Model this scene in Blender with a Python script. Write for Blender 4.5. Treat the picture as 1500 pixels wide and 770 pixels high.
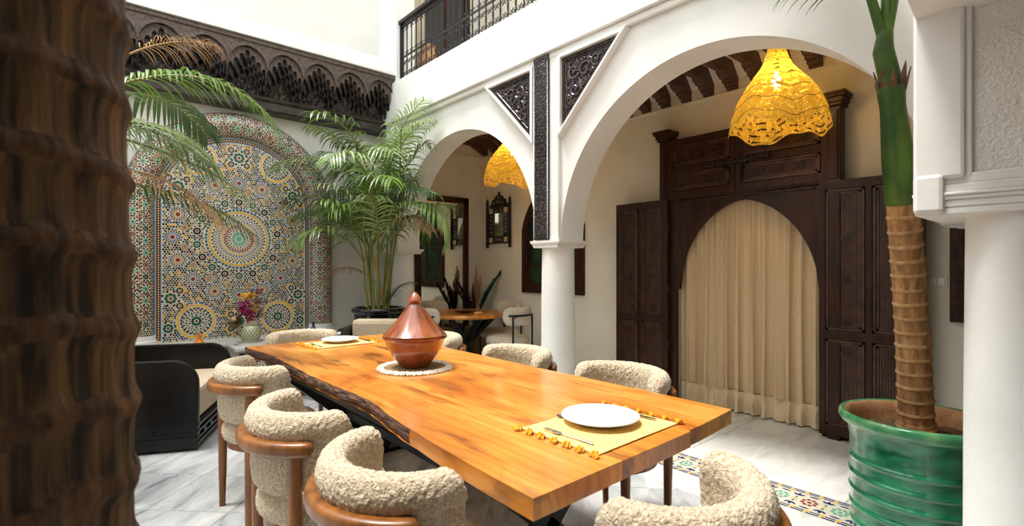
import bpy, math, random
from math import sin, cos, pi, radians, sqrt, atan2
from mathutils import Vector, Matrix, noise
for o in list(bpy.data.objects): bpy.data.objects.remove(o)
SC = bpy.context.scene
COL = SC.collection
# ------------------------------------------------------------------ camera
cam = bpy.data.objects.new('camera', bpy.data.cameras.new('camera'))
COL.objects.link(cam)
cam.location = (0, 0, 1.31)
cam.rotation_euler = (pi/2, 0, radians(-41.07))
cam.data.sensor_width = 36; cam.data.lens = 740/1500*36
cam.data.shift_y = 6/1500
cam.data.clip_start = .05
cam.data.dof.use_dof = True; cam.data.dof.focus_distance = 3.0; cam.data.dof.aperture_fstop = 3.2
SC.camera = cam
# ------------------------------------------------------------------ world, sun, exposure
W = bpy.data.worlds.new('world'); SC.world = W; W.use_nodes = True
bg = W.node_tree.nodes['Background']
bg.inputs[0].default_value = (.93, .97, 1, 1); bg.inputs[1].default_value = 2.6
sd = bpy.data.lights.new('sun', 'SUN'); sd.energy = 3.6; sd.angle = radians(14); sd.color = (1, .96, .9)
sun = bpy.data.objects.new('sun', sd); COL.objects.link(sun)
sun.rotation_euler = Vector((-.26, .17, .95)).to_track_quat('Z', 'Y').to_euler()
SC.view_settings.view_transform = 'Standard'; SC.view_settings.look = 'None'
SC.view_settings.gamma = 1; SC.view_settings.exposure = 0.4; SC.view_settings.use_curve_mapping = False
def lamp(name, loc, power, size, color, rot=(0, 0, 0)):
    l = bpy.data.lights.new(name, 'POINT'); l.energy = power; l.shadow_soft_size = size; l.color = color
    o = bpy.data.objects.new(name, l); COL.objects.link(o); o.location = loc; return o

# ------------------------------------------------------------------ materials
def s2l(c): return tuple((x/255/12.92 if x/255 < .04045 else ((x/255+.055)/1.055)**2.4) for x in c)
def L4(c): return (*s2l(c), 1)
def mat(name, rgb, rough=.6, metal=0, rgb2=None, nscale=8, stretch=(1, 1, 1), detail=4, contrast=(.35, .65),
        bump=0, bscale=60, bdetail=3, bstretch=(1, 1, 1), coat=0, trans=0, alpha=None, spec=.5, emit=None, sheen=0, kind='NOISE'):
    m = bpy.data.materials.new(name); m.use_nodes = True
    nt = m.node_tree; N = nt.nodes; K = nt.links; p = N['Principled BSDF']
    p.inputs['Base Color'].default_value = L4(rgb); p.inputs['Roughness'].default_value = rough
    p.inputs['Metallic'].default_value = metal; p.inputs['Coat Weight'].default_value = coat
    p.inputs['Coat Roughness'].default_value = .08
    p.inputs['Specular IOR Level'].default_value = spec
    if sheen: p.inputs['Sheen Weight'].default_value = sheen
    tc = N.new('ShaderNodeTexCoord')
    if rgb2:
        mp = N.new('ShaderNodeMapping'); mp.inputs['Scale'].default_value = stretch; K.new(tc.outputs['Object'], mp.inputs['Vector'])
        n = N.new('ShaderNodeTexNoise'); n.inputs['Scale'].default_value = nscale; n.inputs['Detail'].default_value = detail
        K.new(mp.outputs[0], n.inputs['Vector'])
        r = N.new('ShaderNodeValToRGB'); r.color_ramp.elements[0].position = contrast[0]; r.color_ramp.elements[1].position = contrast[1]
        r.color_ramp.elements[0].color = L4(rgb); r.color_ramp.elements[1].color = L4(rgb2)
        K.new(n.outputs['Fac'], r.inputs['Fac']); K.new(r.outputs[0], p.inputs['Base Color'])
    if bump:
        mp2 = N.new('ShaderNodeMapping'); mp2.inputs['Scale'].default_value = bstretch; K.new(tc.outputs['Object'], mp2.inputs['Vector'])
        if kind == 'VORONOI':
            b = N.new('ShaderNodeTexVoronoi'); b.inputs['Scale'].default_value = bscale; out = b.outputs['Distance']
        else:
            b = N.new('ShaderNodeTexNoise'); b.inputs['Scale'].default_value = bscale; b.inputs['Detail'].default_value = bdetail; out = b.outputs['Fac']
        K.new(mp2.outputs[0], b.inputs['Vector'])
        bp = N.new('ShaderNodeBump'); bp.inputs['Strength'].default_value = bump; bp.inputs['Distance'].default_value = .01
        K.new(out, bp.inputs['Height']); K.new(bp.outputs[0], p.inputs['Normal'])
    if emit:
        p.inputs['Emission Color'].default_value = L4(emit[0]); p.inputs['Emission Strength'].default_value = emit[1]
    if trans or alpha is not None:
        mo = N['Material Output']; last = p.outputs[0]
        if trans:
            t = N.new('ShaderNodeBsdfTranslucent'); t.inputs[0].default_value = L4(rgb2 or rgb)
            mx = N.new('ShaderNodeMixShader'); mx.inputs[0].default_value = trans
            K.new(last, mx.inputs[1]); K.new(t.outputs[0], mx.inputs[2]); last = mx.outputs[0]
        if alpha is not None:
            t = N.new('ShaderNodeBsdfTransparent'); mx = N.new('ShaderNodeMixShader'); mx.inputs[0].default_value = 1-alpha
            K.new(last, mx.inputs[1]); K.new(t.outputs[0], mx.inputs[2]); last = mx.outputs[0]
        K.new(last, mo.inputs['Surface'])
    return m
M = {}
M['plaster'] = mat('white_plaster', (230, 229, 224), .75, rgb2=(238, 237, 233), nscale=3, bump=.12, bscale=25, bdetail=5)
M['rough_plaster'] = mat('rough_plaster', (226, 222, 214), .85, rgb2=(234, 231, 224), nscale=4, bump=.9, bscale=75, bdetail=4)
M['beige_plaster'] = mat('beige_plaster', (232, 222, 204), .8, rgb2=(238, 230, 214), nscale=3, bump=.1, bscale=22, bdetail=4)
M['darkwood'] = mat('dark_carved_wood', (34, 17, 10), .34, rgb2=(66, 32, 16), nscale=5, stretch=(6, 6, .8), bump=.12, bscale=40, bstretch=(4, 4, .4), spec=.3)
M['highlit_wornwood'] = mat('highlit_worn_relief', (48, 25, 15), .4, rgb2=(84, 50, 32), nscale=14)  # lighter than the door wood: skylight highlights put into the colour, with pale scratches
M['beamwood'] = mat('beam_wood', (66, 42, 29), .5, rgb2=(96, 62, 42), nscale=4, stretch=(.7, 6, 6), bump=.25, bscale=30, bstretch=(.4, 5, 5))
M['highlit_ebony'] = mat('highlit_ebony_relief', (58, 50, 52), .22, rgb2=(96, 84, 84), nscale=30)  # paler than the ebony ground: silvery highlights put into the relief colour
M['ebony'] = mat('ebony_carving', (26, 22, 24), .26, rgb2=(46, 38, 38), nscale=9, bump=.25, bscale=60)
M['cornice_light'] = mat('pale_carved_wood', (72, 60, 54), .5, rgb2=(104, 88, 78), nscale=30, bump=1, bscale=70, bdetail=5)  # paler wood tone for the front plates and top moulding
M['cornice'] = mat('carved_cedar', (36, 29, 27), .38, rgb2=(62, 51, 46), nscale=12, bump=.5, bscale=60)
M['blackwood'] = mat('black_lacquered_wood', (11, 11, 12), .3, rgb2=(18, 17, 17), nscale=6, bump=.05, bscale=20, spec=.35)
M['chairwood'] = mat('walnut_chair_wood', (104, 60, 22), .35, rgb2=(152, 94, 40), nscale=5, stretch=(5, 5, .7), bump=.05, bscale=40, bstretch=(4, 4, .5), coat=.2)
M['boucle'] = mat('boucle_fabric', (194, 170, 138), .95, rgb2=(240, 222, 192), nscale=110, detail=2, bump=1, bscale=190, bdetail=2, sheen=.3)
M['linenseat'] = mat('linen_upholstery', (206, 194, 174), .95, rgb2=(222, 212, 194), nscale=150, bump=.4, bscale=260)
M['taupe'] = mat('taupe_fabric', (186, 168, 142), .95, rgb2=(200, 182, 156), nscale=60, bump=.3, bscale=200)
M['blackmetal'] = mat('black_steel', (18, 20, 23), .42, metal=.3, spec=.5)
M['iron'] = mat('wrought_iron', (38, 37, 42), .4, metal=.5)
M['chrome'] = mat('steel', (200, 200, 200), .18, metal=1)
M['brass'] = mat('aged_brass', (120, 98, 66), .3, metal=.9)
M['white_glaze'] = mat('white_porcelain', (245, 245, 243), .12, coat=.5)
M['green_glaze'] = mat('green_glaze', (12, 92, 62), .14, rgb2=(42, 138, 96), nscale=7, stretch=(1, 1, 5), bump=.08, bscale=14, bstretch=(1, 1, 4), coat=.8)
M['green_rim'] = mat('green_glaze_rim', (46, 128, 84), .2, rgb2=(104, 160, 104), nscale=12, coat=.6)
M['terracotta'] = mat('raw_terracotta', (170, 120, 80), .9, rgb2=(190, 145, 100), nscale=20, bump=.4, bscale=60)
M['soil'] = mat('soil', (58, 38, 26), .95, rgb2=(120, 92, 62), nscale=60, bump=1, bscale=50, bdetail=6)
M['black_glaze'] = mat('black_glaze', (10, 12, 16), .1, coat=.7)
M['tagine'] = mat('brown_glazed_clay', (116, 50, 16), .2, rgb2=(158, 82, 36), nscale=9, detail=5, coat=.7, bump=.06, bscale=15)
M['straw'] = mat('woven_straw', (228, 188, 108), .85, rgb2=(244, 214, 150), nscale=60, stretch=(1, 8, 1), bump=.25, bscale=120, bstretch=(.3, 3, 1))
M['tassel'] = mat('orange_tassel', (240, 150, 20), .9, rgb2=(250, 186, 50), nscale=90, bump=.6, bscale=200)
M['rattan'] = mat('natural_raffia', (142, 112, 80), .9, rgb2=(170, 140, 104), nscale=50, bump=.9, bscale=110)
M['fringe'] = mat('cream_fringe', (238, 228, 206), .95, rgb2=(250, 244, 228), nscale=90, bump=.6, bscale=200)
M['curtain'] = mat('linen_curtain', (246, 214, 170), .95, rgb2=(250, 226, 188), nscale=140, stretch=(1, 1, .15), bump=.25, bscale=300, trans=.2, alpha=.92)
M['hem'] = mat('linen_hem', (246, 218, 180), .95, rgb2=(250, 228, 194), nscale=140, stretch=(1, 1, .15), trans=.15)
M['glass_green'] = mat('dark_green_glass', (22, 46, 36), .12, rgb2=(40, 70, 50), nscale=6)
M['mirror'] = mat('mirror_glass', (235, 240, 235), .02, metal=1)
M['bone'] = mat('bone_inlay', (206, 178, 130), .5)
M['leaf'] = mat('palm_leaf', (50, 92, 24), .4, rgb2=(118, 150, 56), nscale=3, trans=.2)
M['leaf_dark'] = mat('palm_leaf_dark', (34, 62, 24), .4, rgb2=(74, 102, 46), nscale=3, trans=.12)
M['leaf_pale'] = mat('palm_leaf_pale', (98, 134, 66), .38, rgb2=(178, 198, 136), nscale=3, trans=.2)
M['leaf_dry'] = mat('dry_palm_leaf', (142, 104, 66), .8, rgb2=(182, 142, 98), nscale=6, trans=.15)
M['cane'] = mat('palm_cane', (86, 112, 44), .5, rgb2=(146, 136, 74), nscale=9, stretch=(1, 1, .5))
M['crownshaft'] = mat('crownshaft', (30, 62, 10), .38, rgb2=(84, 116, 26), nscale=4, stretch=(1.5, 1.5, .7), bump=.1, bscale=30, bstretch=(4, 4, .3))
M['papery'] = mat('dry_leaf_base', (64, 38, 30), .8, rgb2=(120, 82, 60), nscale=25, bump=.4, bscale=40)
M['palmtrunk'] = mat('ringed_palm_trunk', (140, 96, 56), .85, rgb2=(190, 144, 92), nscale=10, stretch=(4, 4, .8), bump=.8, bscale=45, bstretch=(4, 4, .6))
M['palmring'] = mat('trunk_ring_scar', (160, 118, 74), .9, rgb2=(190, 150, 102), nscale=30, bump=.6, bscale=60)
M['fgtrunk'] = mat('fibrous_palm_trunk', (38, 27, 18), .85, rgb2=(128, 96, 60), nscale=9, stretch=(4, 4, .55), contrast=(.38, .7), bump=1, bscale=22, bdetail=6, bstretch=(4, 4, .3))
M['fgring'] = mat('trunk_leaf_scar', (54, 35, 20), .85, rgb2=(104, 72, 42), nscale=12, stretch=(3, 3, 1), bump=.8, bscale=25, bstretch=(3, 3, .5))
M['magenta'] = mat('magenta_flower', (150, 20, 90), .8, rgb2=(186, 40, 116), nscale=40)
M['yellowfl'] = mat('yellow_flower', (236, 176, 40), .8)
M['lilac'] = mat('lilac_dried', (146, 108, 116), .9)
M['petal'] = mat('rose_petal', (170, 20, 46), .7)
M['blue_glass'] = mat('cobalt_glass', (18, 30, 100), .08, coat=1)
M['orange_glaze'] = mat('orange_glaze', (240, 136, 12), .15, coat=.6)
M['vase'] = mat('sage_glaze', (206, 204, 168), .2, coat=.5)
M['vase_dark'] = mat('vase_pattern', (92, 92, 52), .3)
M['plume_brown'] = mat('burgundy_plume', (92, 46, 44), .95)
M['plume_beige'] = mat('beige_pampas', (206, 172, 126), .95)
M['plume_green'] = mat('teal_plume', (22, 84, 66), .9)
M['plume_dark'] = mat('plum_plume', (62, 42, 48), .95)
M['bark'] = mat('live_edge_bark', (52, 34, 24), .8, rgb2=(112, 74, 50), nscale=22, stretch=(2, .5, 5), bump=1, bscale=35, bdetail=6, bstretch=(1, .4, 3))
M['steel_plate'] = mat('switch_plastic', (226, 220, 204), .4)
M['led'] = mat('bulb', (255, 240, 200), .4, emit=((255, 214, 130), 60))
M['dark_room'] = mat('inner_room_wall', (170, 150, 124), .9)
M['clear'] = mat('white_ceiling', (236, 230, 218), .8)
for k, c in dict(z_black=(26, 26, 28), z_green=(28, 92, 70), z_mint=(92, 168, 142), z_yellow=(236, 176, 32), z_tan=(180, 130, 66), z_blue=(84, 108, 158),
                 z_navy=(32, 42, 96), z_red=(136, 46, 40), z_white=(206, 202, 184), z_pale=(168, 186, 190), z_orange=(214, 96, 60)).items():
    M[k] = mat(k.replace('z_', '')+'_zellige', c, .22, coat=.3)
ZN = ['z_white', 'z_black', 'z_green', 'z_mint', 'z_yellow', 'z_tan', 'z_blue', 'z_navy', 'z_red', 'z_pale', 'z_orange']
ZM = [M[k] for k in ZN]; Z = {k[2:]: i for i, k in enumerate(ZN)}

def wood_table():
    m = bpy.data.materials.new('honey_slab_wood'); m.use_nodes = True; nt = m.node_tree; N = nt.nodes; K = nt.links; p = N['Principled BSDF']
    p.inputs['Roughness'].default_value = .3; p.inputs['Coat Weight'].default_value = .35; p.inputs['Coat Roughness'].default_value = .12
    tc = N.new('ShaderNodeTexCoord'); oi = N.new('ShaderNodeObjectInfo')
    mul = N.new('ShaderNodeVectorMath'); mul.operation = 'SCALE'; mul.inputs[3].default_value = 7
    cx = N.new('ShaderNodeCombineXYZ'); K.new(oi.outputs['Random'], cx.inputs[0]); K.new(oi.outputs['Random'], cx.inputs[1]); K.new(cx.outputs[0], mul.inputs[0])
    add = N.new('ShaderNodeVectorMath'); K.new(tc.outputs['Object'], add.inputs[0]); K.new(mul.outputs[0], add.inputs[1])
    def nz(sc, st, det, dist=0):
        mp = N.new('ShaderNodeMapping'); mp.inputs['Scale'].default_value = st; K.new(add.outputs[0], mp.inputs[0])
        n = N.new('ShaderNodeTexNoise'); n.inputs['Scale'].default_value = sc; n.inputs['Detail'].default_value = det; n.inputs['Distortion'].default_value = dist
        K.new(mp.outputs[0], n.inputs['Vector']); return n.outputs['Fac']
    a = nz(1.7, (2.4, .7, 2), 4, 1.6)
    r = N.new('ShaderNodeValToRGB'); e = r.color_ramp.elements
    e[0].position = .30; e[0].color = L4((172, 94, 34)); e[1].position = .72; e[1].color = L4((236, 170, 84))
    x = e.new(.5); x.color = L4((218, 138, 54))
    K.new(a, r.inputs[0])
    w = N.new('ShaderNodeTexWave'); w.bands_direction = 'X'; w.inputs['Scale'].default_value = 5; w.inputs['Distortion'].default_value = 9
    w.inputs['Detail'].default_value = 4; w.inputs['Detail Scale'].default_value = 1.1
    mp = N.new('ShaderNodeMapping'); mp.inputs['Scale'].default_value = (1.6, .3, 1.6); K.new(add.outputs[0], mp.inputs[0]); K.new(mp.outputs[0], w.inputs[0])
    r2 = N.new('ShaderNodeValToRGB'); r2.color_ramp.elements[0].color = (.86, .80, .74, 1); r2.color_ramp.elements[1].color = (1, 1, 1, 1)
    r2.color_ramp.elements[0].position = .0; r2.color_ramp.elements[1].position = .45
    K.new(w.outputs['Fac'], r2.inputs[0])
    mx = N.new('ShaderNodeMix'); mx.data_type = 'RGBA'; mx.blend_type = 'MULTIPLY'; mx.inputs[0].default_value = 1
    K.new(r.outputs[0], mx.inputs[6]); K.new(r2.outputs[0], mx.inputs[7])
    b = nz(2.3, (2.6, .6, 2), 7, 1.6)
    r3 = N.new('ShaderNodeValToRGB'); r3.color_ramp.elements[0].position = .57; r3.color_ramp.elements[1].position = .72
    r3.color_ramp.elements[0].color = (0, 0, 0, 1); r3.color_ramp.elements[1].color = (.8, .8, .8, 1)
    K.new(b, r3.inputs[0])
    mx2 = N.new('ShaderNodeMix'); mx2.data_type = 'RGBA'; K.new(r3.outputs[0], mx2.inputs[0]); K.new(mx.outputs[2], mx2.inputs[6]); mx2.inputs[7].default_value = L4((92, 52, 30))
    K.new(mx2.outputs[2], p.inputs['Base Color'])
    return m
M['table'] = wood_table()
def marble(name, c1, c2, c3):
    m = bpy.data.materials.new(name); m.use_nodes = True; nt = m.node_tree; N = nt.nodes; K = nt.links; p = N['Principled BSDF']
    p.inputs['Roughness'].default_value = .28
    tc = N.new('ShaderNodeTexCoord'); oi = N.new('ShaderNodeObjectInfo')
    cx = N.new('ShaderNodeCombineXYZ'); K.new(oi.outputs['Random'], cx.inputs[2])
    mul = N.new('ShaderNodeVectorMath'); mul.operation = 'SCALE'; mul.inputs[3].default_value = 30; K.new(cx.outputs[0], mul.inputs[0])
    add = N.new('ShaderNodeVectorMath'); K.new(tc.outputs['Object'], add.inputs[0]); K.new(mul.outputs[0], add.inputs[1])
    mp = N.new('ShaderNodeMapping'); mp.inputs['Scale'].default_value = (1, 3, 1); mp.inputs['Rotation'].default_value = (0, 0, .5); K.new(add.outputs[0], mp.inputs[0])
    n = N.new('ShaderNodeTexNoise'); n.inputs['Scale'].default_value = 2.2; n.inputs['Detail'].default_value = 9; n.inputs['Distortion'].default_value = 1.2
    n.inputs['Roughness'].default_value = .62
    K.new(mp.outputs[0], n.inputs['Vector'])
    r = N.new('ShaderNodeValToRGB'); e = r.color_ramp.elements
    e[0].position = .3; e[0].color = L4(c1); e[1].position = .62; e[1].color = L4(c2); x = e.new(.44); x.color = L4(c3)
    K.new(n.outputs['Fac'], r.inputs[0]); K.new(r.outputs[0], p.inputs['Base Color'])
    return m
M['marble'] = marble('grey_marble', (120, 124, 128), (200, 201, 200), (172, 175, 177))
M['marble2'] = marble('pale_marble', (178, 178, 174), (226, 225, 220), (210, 210, 205))
def shade_mat():
    m = mat('raffia_shade', (206, 158, 50), .9, rgb2=(248, 212, 84), nscale=60, stretch=(1, 1, .2), trans=.36)
    nt = m.node_tree; N = nt.nodes; K = nt.links
    tc = N.new('ShaderNodeTexCoord'); sp = N.new('ShaderNodeTexBrick')
    K.new(tc.outputs['UV'], sp.inputs['Vector'])
    sp.inputs['Scale'].default_value = 1; sp.inputs['Brick Width'].default_value = .5; sp.inputs['Row Height'].default_value = .022*22
    sp.inputs['Mortar Size'].default_value = .075; sp.inputs['Color1'].default_value = (1, 1, 1, 1); sp.inputs['Color2'].default_value = (1, 1, 1, 1); sp.inputs['Mortar'].default_value = (0, 0, 0, 1)
    mp = N.new('ShaderNodeMapping'); mp.inputs['Scale'].default_value = (75, 8, 1); K.new(tc.outputs['UV'], mp.inputs[0]); K.new(mp.outputs[0], sp.inputs['Vector'])
    n = N.new('ShaderNodeTexNoise'); n.inputs['Scale'].default_value = 28; K.new(tc.outputs['Object'], n.inputs['Vector'])
    g = N.new('ShaderNodeMath'); g.operation = 'GREATER_THAN'; g.inputs[1].default_value = .5; K.new(n.outputs['Fac'], g.inputs[0])
    inv = N.new('ShaderNodeMath'); inv.operation = 'SUBTRACT'; inv.inputs[0].default_value = 1; K.new(sp.outputs['Fac'], inv.inputs[1])
    h = N.new('ShaderNodeMath'); h.operation = 'MULTIPLY'; K.new(sp.outputs['Fac'], h.inputs[0]); K.new(g.outputs[0], h.inputs[1])
    mo = N['Material Output']; src = mo.inputs['Surface'].links[0].from_socket
    t = N.new('ShaderNodeBsdfTransparent'); mx = N.new('ShaderNodeMixShader')
    K.new(h.outputs[0], mx.inputs[0]); K.new(src, mx.inputs[1]); K.new(t.outputs[0], mx.inputs[2]); K.new(mx.outputs[0], mo.inputs['Surface'])
    return m
M['shade'] = shade_mat()

# ------------------------------------------------------------------ mesh helpers
class MB:
    def __init__(s): s.v = []; s.f = []; s.m = []
    def add(s, vs, fs, mi=0):
        o = len(s.v); s.v += [tuple(p) for p in vs]
        for f in fs: s.f.append(tuple(i+o for i in f)); s.m.append(mi)
        return s
    def box(s, x0, x1, y0, y1, z0, z1, mi=0):
        vs = [(x, y, z) for z in (z0, z1) for y in (y0, y1) for x in (x0, x1)]
        return s.add(vs, [(0, 2, 3, 1), (4, 5, 7, 6), (0, 1, 5, 4), (2, 6, 7, 3), (0, 4, 6, 2), (1, 3, 7, 5)], mi)
    def obox(s, c, size, mat3=None, mi=0):
        R = mat3 or Matrix.Identity(3); c = Vector(c); a, b, d = [q/2 for q in size]
        vs = [c+R@Vector((x*a, y*b, z*d)) for z in (-1, 1) for y in (-1, 1) for x in (-1, 1)]
        return s.add(vs, [(0, 2, 3, 1), (4, 5, 7, 6), (0, 1, 5, 4), (2, 6, 7, 3), (0, 4, 6, 2), (1, 3, 7, 5)], mi)
    def tube(s, pts, rad, n=8, mi=0, cap=True, closed=False):
        pts = [Vector(p) for p in pts]; k = len(pts)
        if not hasattr(rad, '__len__'): rad = [rad]*k
        vs = []; up = None
        for i, p in enumerate(pts):
            t = (pts[(i+1) % k]-pts[i-1]) if closed else (pts[min(i+1, k-1)]-pts[max(i-1, 0)])
            t.normalize()
            if up is None:
                up = Vector((0, 0, 1)) if abs(t.z) < .9 else Vector((1, 0, 0))
            a = t.cross(up)
            if a.length < 1e-5: a = t.cross(Vector((0, 1, .1)))
            a.normalize(); b = a.cross(t).normalized(); up = b
            r = rad[i]; ra, rb = r if hasattr(r, '__len__') else (r, r)
            for j in range(n):
                th = 2*pi*j/n; vs.append(p+a*cos(th)*ra+b*sin(th)*rb)
        fs = []
        for i in range(k if closed else k-1):
            i2 = (i+1) % k
            for j in range(n):
                j2 = (j+1) % n; fs.append((i*n+j, i*n+j2, i2*n+j2, i2*n+j))
        if cap and not closed: fs += [tuple(range(n-1, -1, -1)), tuple((k-1)*n+j for j in range(n))]
        return s.add(vs, fs, mi)
    def lathe(s, prof, n=32, c=(0, 0, 0), mi=0, wob=None):
        vs = []; fs = []
        for i, (r, z) in enumerate(prof):
            for j in range(n):
                th = 2*pi*j/n; rr, zz = (r, z) if wob is None else wob(r, z, th)
                vs.append((c[0]+rr*cos(th), c[1]+rr*sin(th), c[2]+zz))
        for i in range(len(prof)-1):
            for j in range(n):
                j2 = (j+1) % n; fs.append((i*n+j, i*n+j2, (i+1)*n+j2, (i+1)*n+j))
        if 1e-4 < prof[0][0] < .02: fs.append(tuple(range(n-1, -1, -1)))
        if 1e-4 < prof[-1][0] < .02: fs.append(tuple((len(prof)-1)*n+j for j in range(n)))
        return s.add(vs, fs, mi)
    def prism(s, poly, fn, d0, d1, mi=0):
        n = len(poly); vs = [fn(a, b, d0) for a, b in poly]+[fn(a, b, d1) for a, b in poly]
        fs = [tuple(range(n)), tuple(range(2*n-1, n-1, -1))]+[(i, n+i, n+(i+1) % n, (i+1) % n) for i in range(n)]
        return s.add(vs, fs, mi)
    def build(s, name, mats, parent=None, smooth=None, bevel=0, loc=None):
        me = bpy.data.meshes.new(name); me.from_pydata(s.v, [], s.f)
        if not isinstance(mats, (list, tuple)): mats = [mats]
        for q in mats: me.materials.append(q)
        if len(mats) > 1: me.polygons.foreach_set('material_index', s.m)
        if smooth is not None:
            me.polygons.foreach_set('use_smooth', [True]*len(s.f)); me.set_sharp_from_angle(angle=radians(smooth))
        me.update()
        o = bpy.data.objects.new(name, me); COL.objects.link(o)
        if parent: o.parent = parent
        if loc: o.location = loc
        if bevel:
            b = o.modifiers.new('bevel', 'BEVEL'); b.width = bevel; b.segments = 2; b.limit_method = 'ANGLE'; b.angle_limit = radians(40)
        return o
def fixn(o):
    import bmesh
    bm = bmesh.new(); bm.from_mesh(o.data); bmesh.ops.recalc_face_normals(bm, faces=bm.faces); bm.to_mesh(o.data); bm.free(); return o
def empty(name, loc=(0, 0, 0), rz=0):
    o = bpy.data.objects.new(name, None); COL.objects.link(o); o.location = loc; o.rotation_euler.z = rz; o.empty_display_size = .1; return o
def tag(o, label, cat, group=None):
    o['label'] = label; o['category'] = cat
    if group: o['group'] = group
    return o
def struct(o): o['kind'] = 'structure'; return o
def stuff(o): o['kind'] = 'stuff'; return o
def copy_tree(o, parent=None):
    c = o.copy(); COL.objects.link(c)
    if parent: c.parent = parent
    for ch in list(o.children): copy_tree(ch, c)
    return c
def again(o, name=None, parent=None, loc=None, rot=None):
    c = o.copy(); COL.objects.link(c)
    if parent: c.parent = parent
    if loc: c.location = loc
    if rot: c.rotation_euler = rot
    return c
def rrect(w, h, r, n=5):
    pts = []
    for cx, cy, a0 in ((w/2-r, h/2-r, 0), (-w/2+r, h/2-r, pi/2), (-w/2+r, -h/2+r, pi), (w/2-r, -h/2+r, 3*pi/2)):
        for i in range(n+1): a = a0+pi/2*i/n; pts.append((cx+r*cos(a), cy+r*sin(a)))
    return pts
R_ = random.Random(5)

# ================================================================== SETTING
# floor: base slab, diagonal marble tiles in the courtyard, mosaic border
fl = struct(MB().box(-3, 8, -3, 8, -.12, -.004).build('floor', M['marble2']))
tile_n = 0; proto = None; ts = .46
for i in range(-14, 18):
    for j in range(-14, 18):
        cx = -0.02+(i-j)*ts/sqrt(2); cy = .1+(i+j)*ts/sqrt(2)
        e = ts/sqrt(2)
        if cx-e < -1.3 or cx+e > 3.2 or cy-e < -.3 or cy+e > 6.1: continue
        if proto is None:
            h = ts/2-.0015
            proto = MB().box(-h, h, -h, h, -.02, 0).build('marble_tile', M['marble'], fl, bevel=.0015)
            t = proto
        else: t = again(proto)
        t.location = (cx, cy, 0.001+R_.uniform(-.0004, .0004)); t.rotation_euler.z = pi/4; tile_n += 1
# gallery paving (large pale slabs)
gp = None
for i in range(3):
    for j in range(7):
        h = .32
        if gp is None: gp = MB().box(-h+.001, h-.001, -.498, .498, -.02, 0).build('marble_slab', M['marble2'], fl, bevel=.001); t = gp
        else: t = again(gp)
        t.location = (3.555+i*.64, -.6+j*1.0, 0.0012)
# fill strips of marble beside the border, then the border itself
MB().box(2.70, 2.94, -1, 5.9, -.02, .002).build('marble_kerb', M['marble2'], fl)
zb = MB().box(2.94, 3.23, -1, 5.9, -.02, .003, Z['white'])
KW = [1.0]
def kite(mb, fn, cx, cz, ang, r0, r1, w, mi, q=.3):
    w = w*KW[0]; d = r1-r0; c, s = cos(ang), sin(ang); pts = []
    for a, b in ((r0, 0), (r0+q*d, -w/2), (r1-q*d, -w/2), (r1, 0), (r1-q*d, w/2), (r0+q*d, w/2)):
        pts.append(fn(cx+a*c-b*s, cz+a*s+b*c))
    mb.add(pts, [(0, 1, 2, 3, 4, 5)], mi)
def disc(mb, fn, cx, cz, r, mi, n=8, rot=.2):
    mb.add([fn(cx+r*cos(rot+2*pi*i/n), cz+r*sin(rot+2*pi*i/n)) for i in range(n)], [tuple(range(n))], mi)
def quadp(mb, fn, cx, cz, w, h, mi, rot=0):
    c, s = cos(rot), sin(rot)
    mb.add([fn(cx+a*w/2*c-b*h/2*s, cz+a*w/2*s+b*h/2*c) for a, b in ((-1, -1), (1, -1), (1, 1), (-1, 1))], [(0, 1, 2, 3)], mi)
ff = lambda x, y: (x, y, .0042)
for k in range(-6, 40):
    y = .881+(k)*.149
    if y > 5.8: break
    red = (k % 2) == 1
    c = Z['red'] if red else Z['mint']
    disc(zb, ff, 3.085, y, .013, Z['red'] if red else Z['mint'], 8)
    for q in range(8):
        a = q*pi/4+pi/8; disc(zb, ff, 3.085+.038*cos(a), y+.033*sin(a), .012, c, 6)
    for sx in (-1, 1):
        for q in range(3):
            kite(zb, ff, 3.085+sx*.055, y+.0745, sx*(.9-q*.9)+(0 if sx > 0 else pi), .0, .04, .015, Z['navy'])
        kite(zb, ff, 3.085+sx*.083, y, pi/2, -.028, .028, .014, Z['navy'])
        disc(zb, ff, 3.085+sx*.028, y+.0745, .009, Z['green'] if q else Z['blue'], 4)
    disc(zb, ff, 3.085, y+.0745, .011, Z['yellow'], 4)
for X in (2.950, 2.972, 3.198, 3.220):
    y = -1
    while y < 5.88:
        if X in (2.972, 3.198):
            quadp(zb, ff, X, y+.03, .010, .05, Z['navy']); disc(zb, ff, X, y+.068, .013, Z['yellow'], 4, 0)
        else:
            quadp(zb, ff, X, y+.035, .012, .06, Z['navy']); quadp(zb, ff, X, y+.07, .012, .008, Z['yellow'])
        y += .0745
mo = zb.build('mosaic_floor_border', ZM, fl); stuff(mo)

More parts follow.
